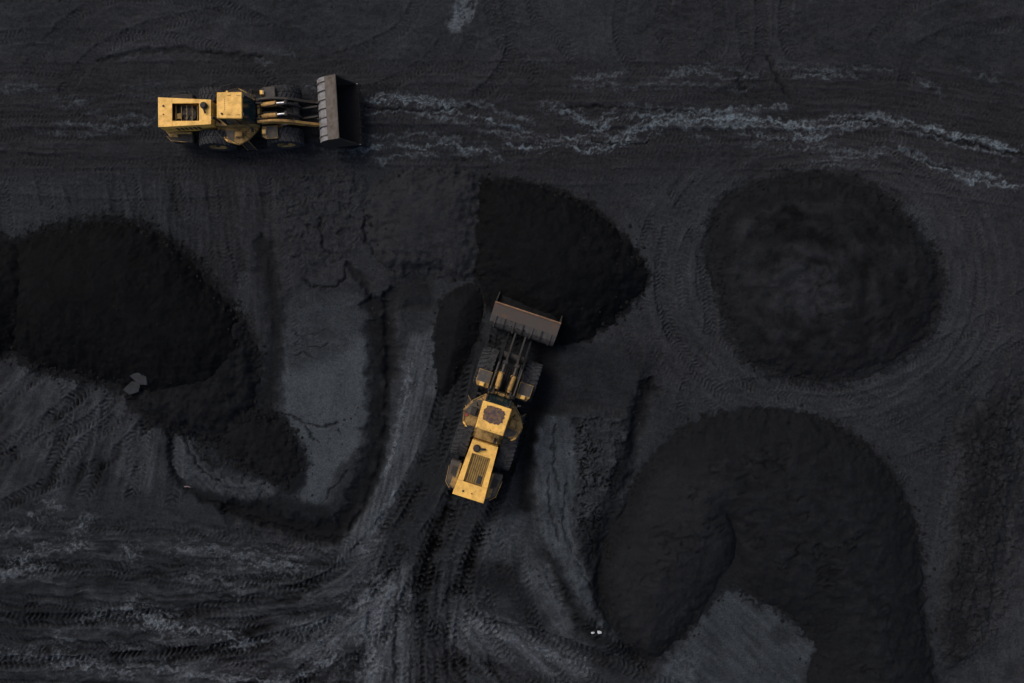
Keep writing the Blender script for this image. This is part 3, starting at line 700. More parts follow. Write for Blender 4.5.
class MB:
    def __init__(s, xf=None):
        s.v = []; s.f = []; s.sm = []; s.mi = []; s.cur = 0
        s.xf = xf
    def add(s, vs, fs, smooth=False):
        b = len(s.v)
        s.v += [Vector(p) for p in vs]
        for f in fs:
            s.f.append([b + i for i in f]); s.sm.append(smooth); s.mi.append(s.cur)
    def box(s, x0, x1, y0, y1, z0, z1, bev=0.0):
        s.prism([(x0, y0), (x1, y0), (x1, y1), (x0, y1)], z0, z1, bev)
    def prism(s, poly, z0, z1, bev=0.0):
        """poly in xy (counter-clockwise), extruded in z, with an optional top bevel"""
        n = len(poly)
        cx = sum(p[0] for p in poly) / n; cy = sum(p[1] for p in poly) / n
        def ins(p, d):
            dx, dy = cx - p[0], cy - p[1]; L = math.hypot(dx, dy) or 1
            return (p[0] + dx / L * d * 1.3, p[1] + dy / L * d * 1.3)
        rings = [[(*p, z0) for p in poly]]
        if bev > 0:
            rings.append([(*p, z1 - bev) for p in poly]); rings.append([(*ins(p, bev), z1) for p in poly])
        else:
            rings.append([(*p, z1) for p in poly])
        vs = [p for r in rings for p in r]; fs = []
        for k in range(len(rings) - 1):
            for i in range(n):
                j = (i + 1) % n
                fs.append((k * n + i, k * n + j, (k + 1) * n + j, (k + 1) * n + i))
        fs.append(tuple(range(n - 1, -1, -1))); fs.append(tuple((len(rings) - 1) * n + i for i in range(n)))
        s.add(vs, fs)
    def plate(s, prof, y0, y1):
        """profile in xz, extruded along y"""
        n = len(prof)
        vs = [(p[0], y0, p[1]) for p in prof] + [(p[0], y1, p[1]) for p in prof]
        fs = [tuple(range(n)), tuple(range(2 * n - 1, n - 1, -1))]
        for i in range(n):
            j = (i + 1) % n
            fs.append((i, n + i, n + j, j))
        s.add(vs, fs)
    def tube(s, pts, r, n=10, cap=True):
        pts = [Vector(p) for p in pts]
        rad = r if isinstance(r, (list, tuple)) else [r] * len(pts)
        vs = []; fs = []
        for k, p in enumerate(pts):
            if k == 0: d = pts[1] - p
            elif k == len(pts) - 1: d = p - pts[k - 1]
            else: d = (pts[k + 1] - pts[k - 1])
            d.normalize()
            a = d.cross(Vector((0, 0, 1)))
            if a.length < 1e-3: a = d.cross(Vector((0, 1, 0)))
            a.normalize(); b = a.cross(d)
            for i in range(n):
                t = 2 * math.pi * i / n
                vs.append(p + (a * math.cos(t) + b * math.sin(t)) * rad[k])
        for k in range(len(pts) - 1):
            for i in range(n):
                j = (i + 1) % n
                fs.append((k * n + j, k * n + i, (k + 1) * n + i, (k + 1) * n + j))
        if cap:
            fs.append(tuple(range(n))); fs.append(tuple((len(pts) - 1) * n + i for i in range(n - 1, -1, -1)))
        s.add(vs, fs, True)
    def quad(s, a, b, c, d):
        s.add([a, b, c, d], [(0, 1, 2, 3)])
    def lathe_y(s, prof, n=36, smooth=True):
        """profile of (radius, y), turned round the y axis"""
        m = len(prof); vs = []; fs = []
        for i in range(n):
            t = 2 * math.pi * i / n
            for r, y in prof: vs.append((r * math.cos(t), y, r * math.sin(t)))
        for i in range(n):
            j = (i + 1) % n
            for k in range(m - 1):
                fs.append((i * m + k, i * m + k + 1, j * m + k + 1, j * m + k))
        s.add(vs, fs, smooth)
    def mesh(s, name, mats, auto=True):
        me = bpy.data.meshes.new(name)
        vs = [(s.xf @ p if s.xf is not None else p) for p in s.v]
        me.from_pydata([tuple(p) for p in vs], [], s.f)
        for m in (mats if isinstance(mats, (list, tuple)) else [mats]): me.materials.append(m)
        me.polygons.foreach_set('use_smooth', s.sm)
        me.polygons.foreach_set('material_index', s.mi)
        me.update()
        import bmesh
        bm = bmesh.new(); bm.from_mesh(me); bmesh.ops.recalc_face_normals(bm, faces=bm.faces); bm.to_mesh(me); bm.free()
        if any(s.sm) and auto:
            me.set_sharp_from_angle(angle=R(40))
        return me
    def build(s, name, mats, parent=None):
        o = bpy.data.objects.new(name, s.mesh(name, mats))
        col.objects.link(o)
        if parent is not None: o.parent = parent
        return o

def place(name, me, parent, loc=(0, 0, 0), rot=(0, 0, 0), sc=(1, 1, 1)):
    o = bpy.data.objects.new(name, me); col.objects.link(o)
    o.parent = parent; o.location = loc; o.rotation_euler = rot; o.scale = sc
    return o

# ------------------------------------------------------------------ coal piles
def lump_mesh(mb, c, r, rnd):
    # a jagged low lump: a squashed, jittered octahedron-like stone
    pts = []
    for d in ((1, 0, 0), (0, 1, 0), (-1, 0, 0), (0, -1, 0), (.6, .6, .65), (-.6, .6, .7), (-.6, -.6, .6), (.6, -.6, .7), (0, 0, 1)):
        k = r * rnd.uniform(0.7, 1.25)
        pts.append((c[0] + d[0] * k, c[1] + d[1] * k, c[2] + d[2] * k * 0.75))
    f = [(0, 4, 7), (0, 1, 4), (1, 5, 4), (1, 2, 5), (2, 6, 5), (2, 3, 6), (3, 7, 6), (3, 0, 7), (4, 8, 7), (4, 5, 8), (5, 6, 8), (6, 7, 8)]
    mb.add(pts, f)

def pile(outline, label, g=17, slope=0.62, top=2.6, flat=0.35, rough=0.05, warm=0.0, extra=None, tone=None, step=0.085, ragged=1.0, seed=1, lumps=260, closed_n=6, soft=0.5, base=None, lump_g=None, group=None, name='coal_pile', edge_skip=None):
    pts = catmull(outline, closed_n, True)
    x0, y0 = pts.min(0) - 14; x1, y1 = pts.max(0) + 14
    nx = int((x1 - x0) / PPM / step); ny = int((y1 - y0) / PPM / step)
    x, y = np.meshgrid(np.linspace(x0, x1, nx).astype(np.float32), np.linspace(y0, y1, ny).astype(np.float32))
    wx = fbm(x / 11 + seed * 31, y / 11, 4) * 5.0 * ragged + fbm(x / 3.2 + seed * 31, y / 3.2, 2) * 1.5 * ragged
    wy = fbm(x / 11 + seed * 31 + 60, y / 11 + 77, 4) * 5.0 * ragged + fbm(x / 3.2, y / 3.2 + seed * 13, 2) * 1.5 * ragged
    d = sdf_poly(x + wx, y + wy, pts) / PPM
    hh = d * slope
    # rounded crest
    z = top * (1 - np.exp(-np.clip(hh, 0, None) / top * (1 + soft)))
    z = np.where(hh < 0, hh * 1.5, z)
    n1 = fbm(x / 26 + seed * 7, y / 26, 4); n2 = fbm(x / 5 + seed * 9, y / 5, 3); n3 = fbm(x / 1.9 + seed, y / 1.9, 2)
    ins = sstep(0.0, 0.8, d)
    z = z + ins * (rough * 1.1 * n1) + sstep(-.1, .3, d) * (rough * 0.22 * n2 + (0.022 + rough * 0.25) * n3)
    n4 = fbm((x + y) / 18 + seed, (x - y) / 6, 4)
    gg = g + 3.0 * n1 + 2.0 * n2 + 3.0 * n3 + 1.6 * n4 - 1.0
    tt = np.full_like(gg, warm)
    if extra is not None:
        z, gg, tt = extra(x, y, d, z, gg, tt)
    cu = np.clip(np.searchsorted(ux, x), 0, NX - 1); cv = np.clip(np.searchsorted(vy, y), 0, NY - 1)
    base_h = H[cv, cu]
    z = z + np.where(d > 0.25, 0.0, 0.0) + base_h * sstep(0.8, 0.0, d)
    keep = d > -0.22
    me = grid_mesh(name, (x - CX) / PPM, (CY - y) / PPM, z, earth_color(np.clip(gg, 6, 110), tt), keep)
    me.materials.append(M['pile'])
    o = bpy.data.objects.new(name, me); col.objects.link(o)
    tag(o, label, 'coal pile', group)
    # loose lumps that rolled off the foot
    rnd = random.Random(seed)
    mb = MB()
    cand = np.argwhere((d > -0.9) & (d < 0.4))
    face = np.argwhere(d > 0.3)
    nrm = []
    for k in range(int(lumps * 1.5)):
        i, j = cand[rnd.randrange(len(cand))] if k % 6 else face[rnd.randrange(len(face))]
        dd = float(d[i, j])
        if dd < 0 and rnd.random() < (-dd / 0.9) ** 0.6: continue
        if edge_skip and edge_skip(float(x[i, j]), float(y[i, j])): continue
        px, py = float(x[i, j]), float(y[i, j])
        if not (-40 < px < 1064 and -40 < py < 723): continue
        zz = float(z[i, j]) if dd > 0 else float(base_h[i, j])
        r = (0.035 + 0.11 * rnd.random() ** 3) * (0.6 if k % 6 == 0 else 1)
        lump_mesh(mb, ((px - CX) / PPM, (CY - py) / PPM, zz - r * 0.15), r, rnd)
    if mb.v:
        lo = mb.build('loose_coal', LUMP, o)
        lo['kind'] = 'stuff'
    return o, (x, y, d, z)

LUMP = paint_mat('coal_lump', (0.0055, 0.0055, 0.006), (0.011, 0.011, 0.012), 0.4, 0.75, 5.0, 0.08)

# left: black heap, its neighbour at the border, and the worn heap at its foot
pile(EDGE_PILE,
     'black coal pile cut off by the left edge of the photo', 14, top=2.2, seed=3, warm=0.1, lumps=160)
pile(LEFT_PILE,
     'large black coal pile at the left, beside the pale fan of wheel tracks', 13, top=2.4, slope=0.55, seed=4, rough=0.05, lumps=700, ragged=0.85)
pile(WORN_HEAP,
     'low worn charcoal heap at the lower right foot of the large left pile', 21, slope=0.40, top=1.1, seed=5, rough=0.07, lumps=360, ragged=1.7,
     extra=lambda x, y, d, z, g, t: (z + .12 * fbm(x / 12, y / 12, 3) * sstep(0, .5, d), g + 4 * fbm(x / 14 + 3, y / 10, 3), t))
# centre: the pile being loaded, the smooth mound beside it and the small heap in the ramp
pile(CENTRE_PILE,
     'black coal pile in front of the bucket of the climbing loader', 15, top=2.6, seed=6, rough=0.035, lumps=520, ragged=0.95,
     edge_skip=lambda x, y: y > 296 and x < 575)
def mound_extra(x, y, d, z, g, t):
    s = fbm((x + .6 * y) / 20, (y - .4 * x) / 6, 3)
    return z + 0.05 * s * sstep(0, .6, d), g + 3.5 * s, t
pile(SMOOTH_MOUND,
     'smooth dark grey mound of coal fines left of the central black pile', 38, slope=0.4, top=1.0, seed=7, rough=0.03, lumps=120, ragged=1.8, extra=mound_extra, warm=0.25)
pile(SMALL_HEAP,
     'narrow low black heap between the pale ramp and the climbing loader', 19, slope=0.55, top=0.9, seed=8, rough=0.02, lumps=90, ragged=0.5)
# right: the domed pile driven in circles
def dome_extra(x, y, d, z, g, t):
    a = np.arctan2(y - 288, (x - 812)); r = np.hypot(y - 288, (x - 812) * .9)
    wq = 14 * fbm(x / 40, y / 40 + 5, 3)
    sp = 1.15 * fbm((r + wq * .6) / 14 + a * .8, a * 1.9 + 3, 4) + .55 * fbm((x + wq) / 24, (y - wq) / 17, 4) - .7 * sstep(.16, 0, np.abs(fbm((x + wq) / 30 + 4, (y + wq) / 22, 3))) * sstep(-.1, .4, fbm(x / 30, y / 30 + 9, 2))
    ins = sstep(0.2, 1.6, d)
    arc = np.exp(-((r - 46) / 5.0) ** 2) * sstep(-2.0, -1.2, a) * sstep(0.75, 0.2, a)
    arc2 = np.exp(-((r - 66) / 6.0) ** 2) * sstep(-3.2, -2.6, a) * sstep(-1.2, -1.8, a)
    z = z + ins * (0.06 * sp) - 0.14 * arc * ins - .08 * arc2 * ins
    z = z + 0.06 * np.exp(-((r - 30) / 12) ** 2) * ins
    g = g + ins * sp * 11 + 14 * np.exp(-((x - 800) / 40) ** 2 - ((y - 292) / 30) ** 2) - 3 * arc - 2 * arc2  # arcs darken their hollows: shade put into the tone
    g = g + 5 * np.exp(-((x - 745) / 18) ** 2 - ((y - 262) / 26) ** 2)
    t = t + 0.15 * ins
    return z, g, t
pile(DOME_PILE,
     'round flat topped dark coal pile with circular wheel marks, beneath the haul road', 24, slope=0.36, top=0.75, seed=9, rough=0.04, ragged=1.3, lumps=700, extra=dome_extra, warm=0.1)
# bottom right: the broad curved pile and the brownish lobe in front of it
CREASE = catmull([(728, 590), (737, 562), (734, 530), (722, 508), (704, 494)], 6)
def big_extra(x, y, d, z, g, t):
    ins = sstep(1.2, 3.0, d)
    r1 = fbm((x + WARP(x, y)) / 15, y / 8, 4)
    lay = sstep(.13, 0, np.abs(fbm((x + WARP(x, y) * 2) / 34, (y + WARP(y, x)) / 17 + 3, 3))) * sstep(-.15, .3, fbm(x / 40 + 8, y / 40, 2))
    z = z + ins * (0.08 * r1 - 0.14 * lay)
    g = g - ins * 5 * lay  # crease lines get painted shade, darker where they sink
    dl = np.full(x.shape, 1e6, np.float32); tl = np.zeros(x.shape, np.float32)
    for i in range(len(CREASE) - 1):
        (ax, ay), (bx, by) = CREASE[i], CREASE[i + 1]
        ex, ey = bx - ax, by - ay
        k = np.clip(((x - ax) * ex + (y - ay) * ey) / (ex * ex + ey * ey), 0, 1)
        q = np.hypot(x - ax - k * ex, y - ay - k * ey)
        tl = np.where(q < dl, (i + k) / len(CREASE), tl); dl = np.minimum(dl, q)
    fadec = sstep(1.0, 0.55, tl)
    z = z - fadec * (0.75 * np.exp(-dl / 7.0) + 0.25 * np.exp(-(dl / 22) ** 2))
    left = sstep(745, 715, x + WARP(x, y) * .5 + np.clip(500 - y, 0, 200) * .6) * sstep(440, 490, y)
    g = g + ins * (1 - left) * (6.0 * r1 + 1.5) + left * 6 * sstep(.3, 1.2, d)
    t = t + 0.2 * left - 0.15
    return z, g, t
def WARP(x, y): return 8 * fbm(x / 30, y / 30, 3)
pile(BROAD_PILE,
     'broad horseshoe shaped dark coal pile at the lower right, wrapping a grey clay wedge', 23, slope=0.42, top=1.5, seed=12, rough=0.04, lumps=800, extra=big_extra, warm=0.1)
pile(RUBBLE_HEAP,
     'ragged low heap of black rubble on the grey clay floor', 20, slope=0.30, top=0.55, seed=13, rough=0.09, lumps=420, ragged=2.4)

rnd = random.Random(77)
mb = MB()
clus = [(rnd.uniform(0, 1024), rnd.uniform(0, 683)) for _ in range(120)]
for k in range(3600):
    cx_, cy_ = clus[rnd.randrange(len(clus))]
    px = cx_ + rnd.gauss(0, 30); py = cy_ + rnd.gauss(0, 16)
    if k % 3 == 0: px, py = rnd.uniform(-20, 1044), rnd.uniform(-20, 703)
    r = 0.022 + 0.075 * rnd.random() ** 4
    lump_mesh(mb, ((px - CX) / PPM, (CY - py) / PPM, ground_h(px, py) - r * 0.2), r, rnd)
lo = mb.build('loose_coal', paint_mat('scattered_lump', (0.012, 0.012, 0.0135), (0.03, 0.031, 0.034), 0.4, 0.8, 1.0, 0.08))
tag(lo, 'small loose lumps of coal and stone scattered over the yard floor', 'loose coal', kind='stuff')

# ------------------------------------------------------------------ wheel loaders
def tyre_mesh():
    mb = MB()
    prof = [(0.50, -0.36), (0.56, -0.40), (0.80, -0.42), (0.93, -0.40), (0.985, -0.36), (0.995, -0.18), (0.998, 0.0), (0.995, 0.18), (0.985, 0.36), (0.93, 0.40), (0.80, 0.42), (0.56, 0.40), (0.50, 0.36)]
    mb.lathe_y(prof, 48)
    n = 26
    for s in (-1, 1):
        for i in range(n):
            t0 = 2 * math.pi * (i + (0.5 if s > 0 else 0)) / n
            def P(r, dt, y): return (r * math.cos(t0 + dt), y, r * math.sin(t0 + dt))
            w = 0.070
            sk = 0.16
            a = [P(0.97, -w, s * 0.03), P(0.97, w, s * 0.03), P(0.96, w + sk, s * 0.41), P(0.96, -w + sk, s * 0.41)]
            b = [P(1.05, -w * .8, s * 0.04), P(1.05, w * .8, s * 0.04), P(1.035, w * .8 + sk, s * 0.40), P(1.035, -w * .8 + sk, s * 0.40)]
            c = [P(0.86, w + sk * 1.1, s * 0.43), P(0.86, -w + sk * 1.1, s * 0.43)]
            vs = a + b + c
            mb.add(vs, [(4, 5, 6, 7), (0, 1, 5, 4), (1, 2, 6, 5), (3, 0, 4, 7), (2, 8, 9, 3), (6, 8, 2), (7, 3, 9), (7, 9, 8, 6)])
    return mb.mesh('tyre', M['tyre'])
def rim_mesh():
    mb = MB()
    mb.lathe_y([(0.001, 0.30), (0.13, 0.30), (0.15, 0.26), (0.17, 0.20), (0.30, 0.16), (0.36, 0.20), (0.44, 0.34), (0.51, 0.38), (0.52, 0.30), (0.52, -0.36), (0.30, -0.30), (0.001, -0.30)], 32)
    return mb.mesh('rim', M['yellow_dirty'])
def hub_mesh():
    mb = MB()
    mb.tube([(0, -0.25, 0), (0, 0.30, 0), (0, 0.36, 0)], [0.14, 0.14, 0.09], 16)
    return mb.mesh('hub', M['grime'])
TYRE, RIM, HUB = tyre_mesh(), rim_mesh(), hub_mesh()

def banana(pts, w):
    """outline of a curved plate of varying depth along a polyline in xz"""
    P = catmull(pts, 6)
    tg = np.gradient(P, axis=0); tg /= np.linalg.norm(tg, axis=1)[:, None]
    nr = np.stack([-tg[:, 1], tg[:, 0]], 1)
    k = np.linspace(0, len(w) - 1, len(P))
    ww = np.interp(k, range(len(w)), w)[:, None]
    up = P + nr * ww / 2; dn = P - nr * ww / 2
    return [tuple(p) for p in up] + [tuple(p) for p in dn[::-1]]

def make_loader(label, px, py, heading, artic, scale, lift, roof_style, arm_mat, group):
    base = W(px, py, -0.03)
    root = bpy.data.objects.new('wheel_loader', None)
    root.empty_display_size = 1.0
    col.objects.link(root)
    root.location = base; root.rotation_euler = (0, 0, heading); root.scale = (scale,) * 3
    tag(root, label, 'wheel loader', group)
    F = Matrix.Rotation(artic, 4, 'Z')
    rear = lambda: MB()
    front = lambda: MB(F)
    # --- wheels
    for ax, xf in ((-1.92, None), (1.92, F)):
        for s in (1, -1):
            p = Vector((ax, s * 1.20, 1.03))
            if xf is not None: p = xf @ p
            wh = bpy.data.objects.new('wheel', HUB); col.objects.link(wh)
            wh.parent = root; wh.location = p
            wh.rotation_euler = (0, random.uniform(0, 6), (artic if xf is not None else 0) + (0 if s > 0 else math.pi))
            place('tyre', TYRE, wh); place('rim', RIM, wh)
    # --- rear frame
    m = rear()
    m.box(-4.45, 0.15, -0.45, 0.45, 0.72, 1.35)
    m.box(-2.2, -1.64, -0.95, 0.95, 0.78, 1.28)
    m.tube([(-1.92, -1.0, 1.03), (-1.92, 1.0, 1.03)], 0.24, 14)
    m.build('rear_chassis', M['grime'], root)
    m = rear()
    m.prism([(-4.72, -0.80), (-4.50, -1.10), (-4.05, -1.10), (-4.05, 1.10), (-4.50, 1.10), (-4.72, 0.80)], 0.72, 1.55, 0.06)
    cw = m.build('counterweight', M['yellow_dirty'], root)
    for s in (1, -1):
        m = rear(); m.box(-4.745, -4.70, s * 0.62 - 0.1, s * 0.62 + 0.1, 1.12, 1.28); m.build('tail_lamp', M['red'], cw)
    # hood as a frame round the radiator opening
    hr, hf, zt = 0.83, 0.68, 2.70
    def hw(x): return hr + (hf - hr) * (x + 4.68) / 2.94
    X0, X1, X2, X3 = -4.68, -3.90, -2.40, -1.74
    oi = 0.49
    m = rear()
    def slab(x0, x1, ya0, ya1, yb0, yb1, zb=zt - 0.09, z=zt):
        vs = [(x0, ya0, zb), (x1, yb0, zb), (x1, yb1, zb), (x0, ya1, zb), (x0, ya0, z), (x1, yb0, z), (x1, yb1, z), (x0, ya1, z)]
        m.add(vs, [(0, 3, 2, 1), (4, 5, 6, 7), (0, 1, 5, 4), (1, 2, 6, 5), (2, 3, 7, 6), (3, 0, 4, 7)])
    slab(X0, X1 - 0.012, -hw(X0), hw(X0), -hw(X1), hw(X1))
    slab(X2, X3, -hw(X2), hw(X2), -hw(X3), hw(X3))
    for s in (1, -1):
        slab(X1, X2 - 0.002, *sorted((s * oi, s * hw(X1))), *sorted((s * oi, s * hw(X2))), zb=zt - 0.088, z=zt - 0.004)
    hood = m.build('hood', M['yellow'], root)
    for s in (1, -1):
        m = rear()
        a, b = hw(X0) - 0.012, hw(X3) - 0.012
        vs = [(X0 + .01, s * a, 1.42), (X3 - .01, s * b, 1.42), (X3 - .01, s * b, zt - 0.095), (X0 + .01, s * a, zt - 0.095),
              (X0 + .01, s * (a - .05), 1.42), (X3 - .01, s * (b - .05), 1.42), (X3 - .01, s * (b - .05), zt - 0.095), (X0 + .01, s * (a - .05), zt - 0.095)]
        m.add(vs, [(0, 1, 2, 3), (4, 7, 6, 5), (0, 3, 7, 4), (1, 5, 6, 2), (3, 2, 6, 7), (0, 4, 5, 1)])
        m.build('hood_side', M['yellow'], hood)
    m = rear(); m.box(X0 + 0.012, X0 + 0.07, -hw(X0) + .07, hw(X0) - .07, 1.42, zt - 0.095); m.build('rear_panel', M['yellow'], hood)
    m = rear(); m.box(X3 - 0.07, X3 - 0.012, -hw(X3) + .07, hw(X3) - .07, 1.42, zt - 0.095); m.build('front_panel', M['yellow'], hood)
    # hood louvres on the sides
    for s in (1, -1):
        for k in range(6):
            x = -3.9 + k * 0.24
            y = hw(x) - 0.012
            m = rear(); m.box(x, x + 0.15, *sorted((s * (y - 0.004), s * (y + 0.012))), 1.75, 2.25); m.build('louvre', M['grime'], hood)
    m = rear(); m.box(X1 + 0.002, X2 - 0.004, -oi + 0.003, oi - 0.003, 2.05, 2.12); m.build('radiator', M['grime'], root)
    if roof_style == 'worn':
        for k in range(9):
            y = -0.435 + k * 0.1087
            m = rear(); m.box(X1 + 0.004, X2 - 0.006, y - 0.038, y + 0.038, 2.50, 2.575); m.build('grille_slat', M['slat'], hood)
        m = rear(); m.box(-3.82, -3.42, -0.36, -0.16, 2.577, 2.615, 0.01); m.build('hatch', M['grime'], hood)
    else:
        m = rear()
        m.tube([(-3.1, 0, 2.12), (-3.1, 0, 2.26)], 0.40, 28); m.tube([(-3.1, 0, 2.26), (-3.1, 0, 2.34)], 0.12, 14)
        fan_o = m.build('cooling_fan', M['grime'], root)
        for k in range(6):
            t = k * math.pi / 3
            c, s_ = math.cos(t), math.sin(t)
            m = rear()
            p = [(0.1, -0.03), (0.37, -0.09), (0.37, 0.09), (0.1, 0.03)]
            vs = [(-3.1 + a * c - b * s_, a * s_ + b * c, 2.30 + b * 0.5) for a, b in p] + [(-3.1 + a * c - b * s_, a * s_ + b * c, 2.285 + b * 0.5) for a, b in p]
            m.add(vs, [(0, 1, 2, 3), (7, 6, 5, 4), (0, 4, 5, 1), (1, 5, 6, 2), (2, 6, 7, 3), (3, 7, 4, 0)]); m.build('fan_blade', M['grime_deck'], fan_o)
        for k in range(5):
            x = -3.78 + 0.30 * k
            m = rear(); m.box(x - 0.012, x + 0.012, -oi + 0.004, oi - 0.004, 2.42, 2.46); m.build('grille_bar', M['slat'], hood)
        m = rear(); m.box(-3.86, -3.50, -0.30, 0.02, 2.30, 2.40, 0.02); m.build('filter_box', M['slat'], hood)
    for y in (0.34, -0.12):
        m = rear(); m.tube([(-4.38, y, zt - 0.02), (-4.38, y, zt + 0.035)], 0.055 if y > 0 else 0.035, 12); m.build('filler_cap', M['grime'], hood)
    m = rear()
    m.tube([(-2.10, 0.33, zt - 0.02), (-2.10, 0.33, zt + 0.18), (-2.10, 0.33, zt + 0.26)], [0.19, 0.19, 0.13], 20)
    ac = m.build('air_cleaner', M['grime'], root)
    m = rear(); m.tube([(-2.10, 0.20, zt + 0.16), (-2.04, 0.02, zt + 0.18), (-2.02, -0.10, zt + 0.10)], [0.06, 0.055, 0.05], 10); m.build('spout', M['grime'], ac)
    # rear side tanks with chamfered corners, lids and rails
    for s in (1, -1):
        poly = [(-4.66, s * 0.86), (-4.66, s * 1.06), (-4.36, s * 1.34), (-3.32, s * 1.42), (-3.22, s * 1.36), (-3.22, s * 0.90)]
        if s > 0: poly = poly[::-1]
        m = rear(); m.prism(poly, 0.85, 1.42, 0.05)
        tk = m.build('side_tank', M['grime_deck'] if (roof_style == 'worn') else M['grime'], root)
        m = rear(); m.box(-4.50, -3.25, *sorted((s * 0.835, s * 0.93)), 1.425, 1.56, 0.02); m.build('tank_edge', M['yellow_dirty'], tk)
        m = rear(); m.box(-3.95, -3.5, *sorted((s * 1.0, s * 1.26)), 1.425, 1.45); m.build('tank_lid', M['grime'], tk)
        m = rear()
        z = 1.72
        m.tube([(-4.62, s * 1.10, 1.35), (-4.62, s * 1.10, z), (-4.36, s * 1.36, z), (-3.5, s * 1.44, z), (-3.5, s * 1.40, 1.35)], 0.018, 6)
        m.build('handrail', M['grime'] if roof_style == 'plain' and s > 0 else M['yellow_dirty'], tk)
    # --- deck around the cab
    zd = 1.75
    poly = [(-1.72, -0.86), (-1.15, -1.46), (-0.50, -1.62), (0.10, -1.30), (0.62, -0.74), (0.62, 0.74), (0.10, 1.30), (-0.50, 1.62), (-1.15, 1.46), (-1.72, 0.86)]
    m = rear(); m.prism(poly, zd - 0.14, zd, 0.025)
    deck = m.build('deck', M['yellow_dirty'], root)
    for s in (1, -1):
        m = rear()
        pl = [(-1.30, s * 0.80), (-1.06, s * 1.30), (-0.78, s * 1.42), (-0.74, s * 0.80)]
        m.prism(pl if s > 0 else pl[::-1], zd + 0.003, zd + 0.02); m.build('tread_plate', M['grime_deck'] if s < 0 else M['yellow_dirty'], deck)
        m = rear()
        pl = [(-0.68, s * 0.80), (-0.66, s * 1.44), (-0.50, s * 1.50), (0.02, s * 1.22), (0.22, s * 0.98), (0.22, s * 0.80)]
        m.prism(pl if s > 0 else pl[::-1], zd + 0.003, zd + 0.02); m.build('tread_plate', M['grime_deck'] if s > 0 else M['yellow_dirty'], deck)
        m = rear(); m.box(-0.62, -0.22, *sorted((s * 0.92, s * 1.22)), zd + 0.022, zd + 0.26, 0.03); m.build('toolbox', M['grime'] if s > 0 else M['yellow_arm'], deck)
        m = rear(); m.tube([(-0.1, s * 0.95, zd), (0.0, s * 1.02, zd + 0.3), (0.08, s * 1.0, zd + 0.55)], 0.03, 7); m.build('hose', M['black'], deck)
        m = rear()
        m.prism([(-1.69, s * 0.88), (-1.15, s * 1.45), (-1.08, s * 1.40), (-1.60, s * 0.86)][::(1 if s < 0 else -1)], zd + 0.004, zd + 0.07)
        m.build('deck_kerb', M['yellow'], deck)
        m = rear()
        m.prism([(-1.12, s * 1.455), (-0.52, s * 1.605), (-0.52, s * 1.54), (-1.10, s * 1.40)][::(1 if s < 0 else -1)], zd + 0.004, zd + 0.06)
        m.build('deck_kerb', M['grime'] if roof_style == 'plain' and s > 0 else M['yellow_dirty'], deck)
        # rails
        zz = zd + 0.95
        m = rear()
        m.tube([(-1.50, s * 1.05, zd), (-1.50, s * 1.05, zz), (-1.15, s * 1.42, zz), (-0.56, s * 1.57, zz), (-0.56, s * 1.57, zd)], 0.02, 6)
        m.build('handrail', M['grime'], deck); m = rear()
        m.tube([(0.10, s * 1.26, zd), (0.10, s * 1.26, zz), (0.50, s * 0.84, zz), (0.50, s * 0.84, zd)], 0.022, 6)
        m.build('handrail', M['grime'], deck)
        # steps
        for k in range(4):
            z = zd - 0.32 * (k + 1)
            m = rear(); yo = s * (1.46 + 0.05 * k)
            m.box(-0.48 + 0.02 * k, 0.02 + 0.02 * k, *sorted((yo - s * 0.16, yo)), z - 0.04, z); m.build('step', M['grime'], deck)
        for x in (-0.50, 0.04):
            m = rear(); m.tube([(x, s * 1.40, zd - 0.05), (x + 0.1, s * 1.62, zd - 1.35)], 0.025, 6); m.build('ladder_rail', M['yellow_dirty'], deck)
    if roof_style == 'plain':
        m = rear(); m.prism([(-1.62, 0.70), (0.56, 0.70), (0.08, 1.24), (-0.50, 1.53), (-1.06, 1.38)][::1], zd + 0.0215, zd + 0.03); m.build('deck_mat', M['grime'], deck)
    # --- cab
    m = rear()
    hwid = 0.66
    body = [(-0.98, zd), (0.72, zd), (0.80, zd + 0.45), (0.78, zd + 0.62), (-0.98, zd + 0.62)]
    m.plate(body, -hwid, hwid)
    cab = m.build('cab', M['yellow_dirty'], root)
    zr = 3.88
    zl = zd + 0.63
    fx0, fx1 = 0.78, 0.36   # windscreen leans back to the roof
    for s in (1, -1):
        y = s * (hwid - 0.05)
        for a, b, r in (((fx0 - 0.04, y, zl), (fx1 - 0.04, y, zr), 0.05), ((-0.92, y, zl), (-0.90, y, zr), 0.06), ((-0.15, y, zl), (-0.15, y, zr), 0.045)):
            m = rear(); m.tube([a, b], r, 8); m.build('cab_post', M['grime'], cab)
    m = rear(); m.quad((fx0 - .03, -hwid + .09, zl), (fx0 - .03, hwid - .09, zl), (fx1 - .03, hwid - .09, zr), (fx1 - .03, -hwid + .09, zr))
    m.quad((fx0 - .05, -hwid + .09, zl), (fx1 - .05, -hwid + .09, zr), (fx1 - .05, hwid - .09, zr), (fx0 - .05, hwid - .09, zl))
    m.build('windscreen', M['glass'], cab)
    for s in (1, -1):
        for xa, xb, xc, xd in ((-0.86, -0.20, -0.20, -0.85), (-0.10, fx0 - .10, fx1 - .10, -0.10)):
            m = rear(); y = s * (hwid - 0.04)
            m.add([(xa, y, zl), (xb, y, zl), (xc, y, zr), (xd, y, zr), (xa, y - s * .02, zl), (xb, y - s * .02, zl), (xc, y - s * .02, zr), (xd, y - s * .02, zr)],
                  [(0, 1, 2, 3), (7, 6, 5, 4), (0, 4, 5, 1), (2, 6, 7, 3), (1, 5, 6, 2), (0, 3, 7, 4)])
            m.build('side_window', M['glass'], cab)
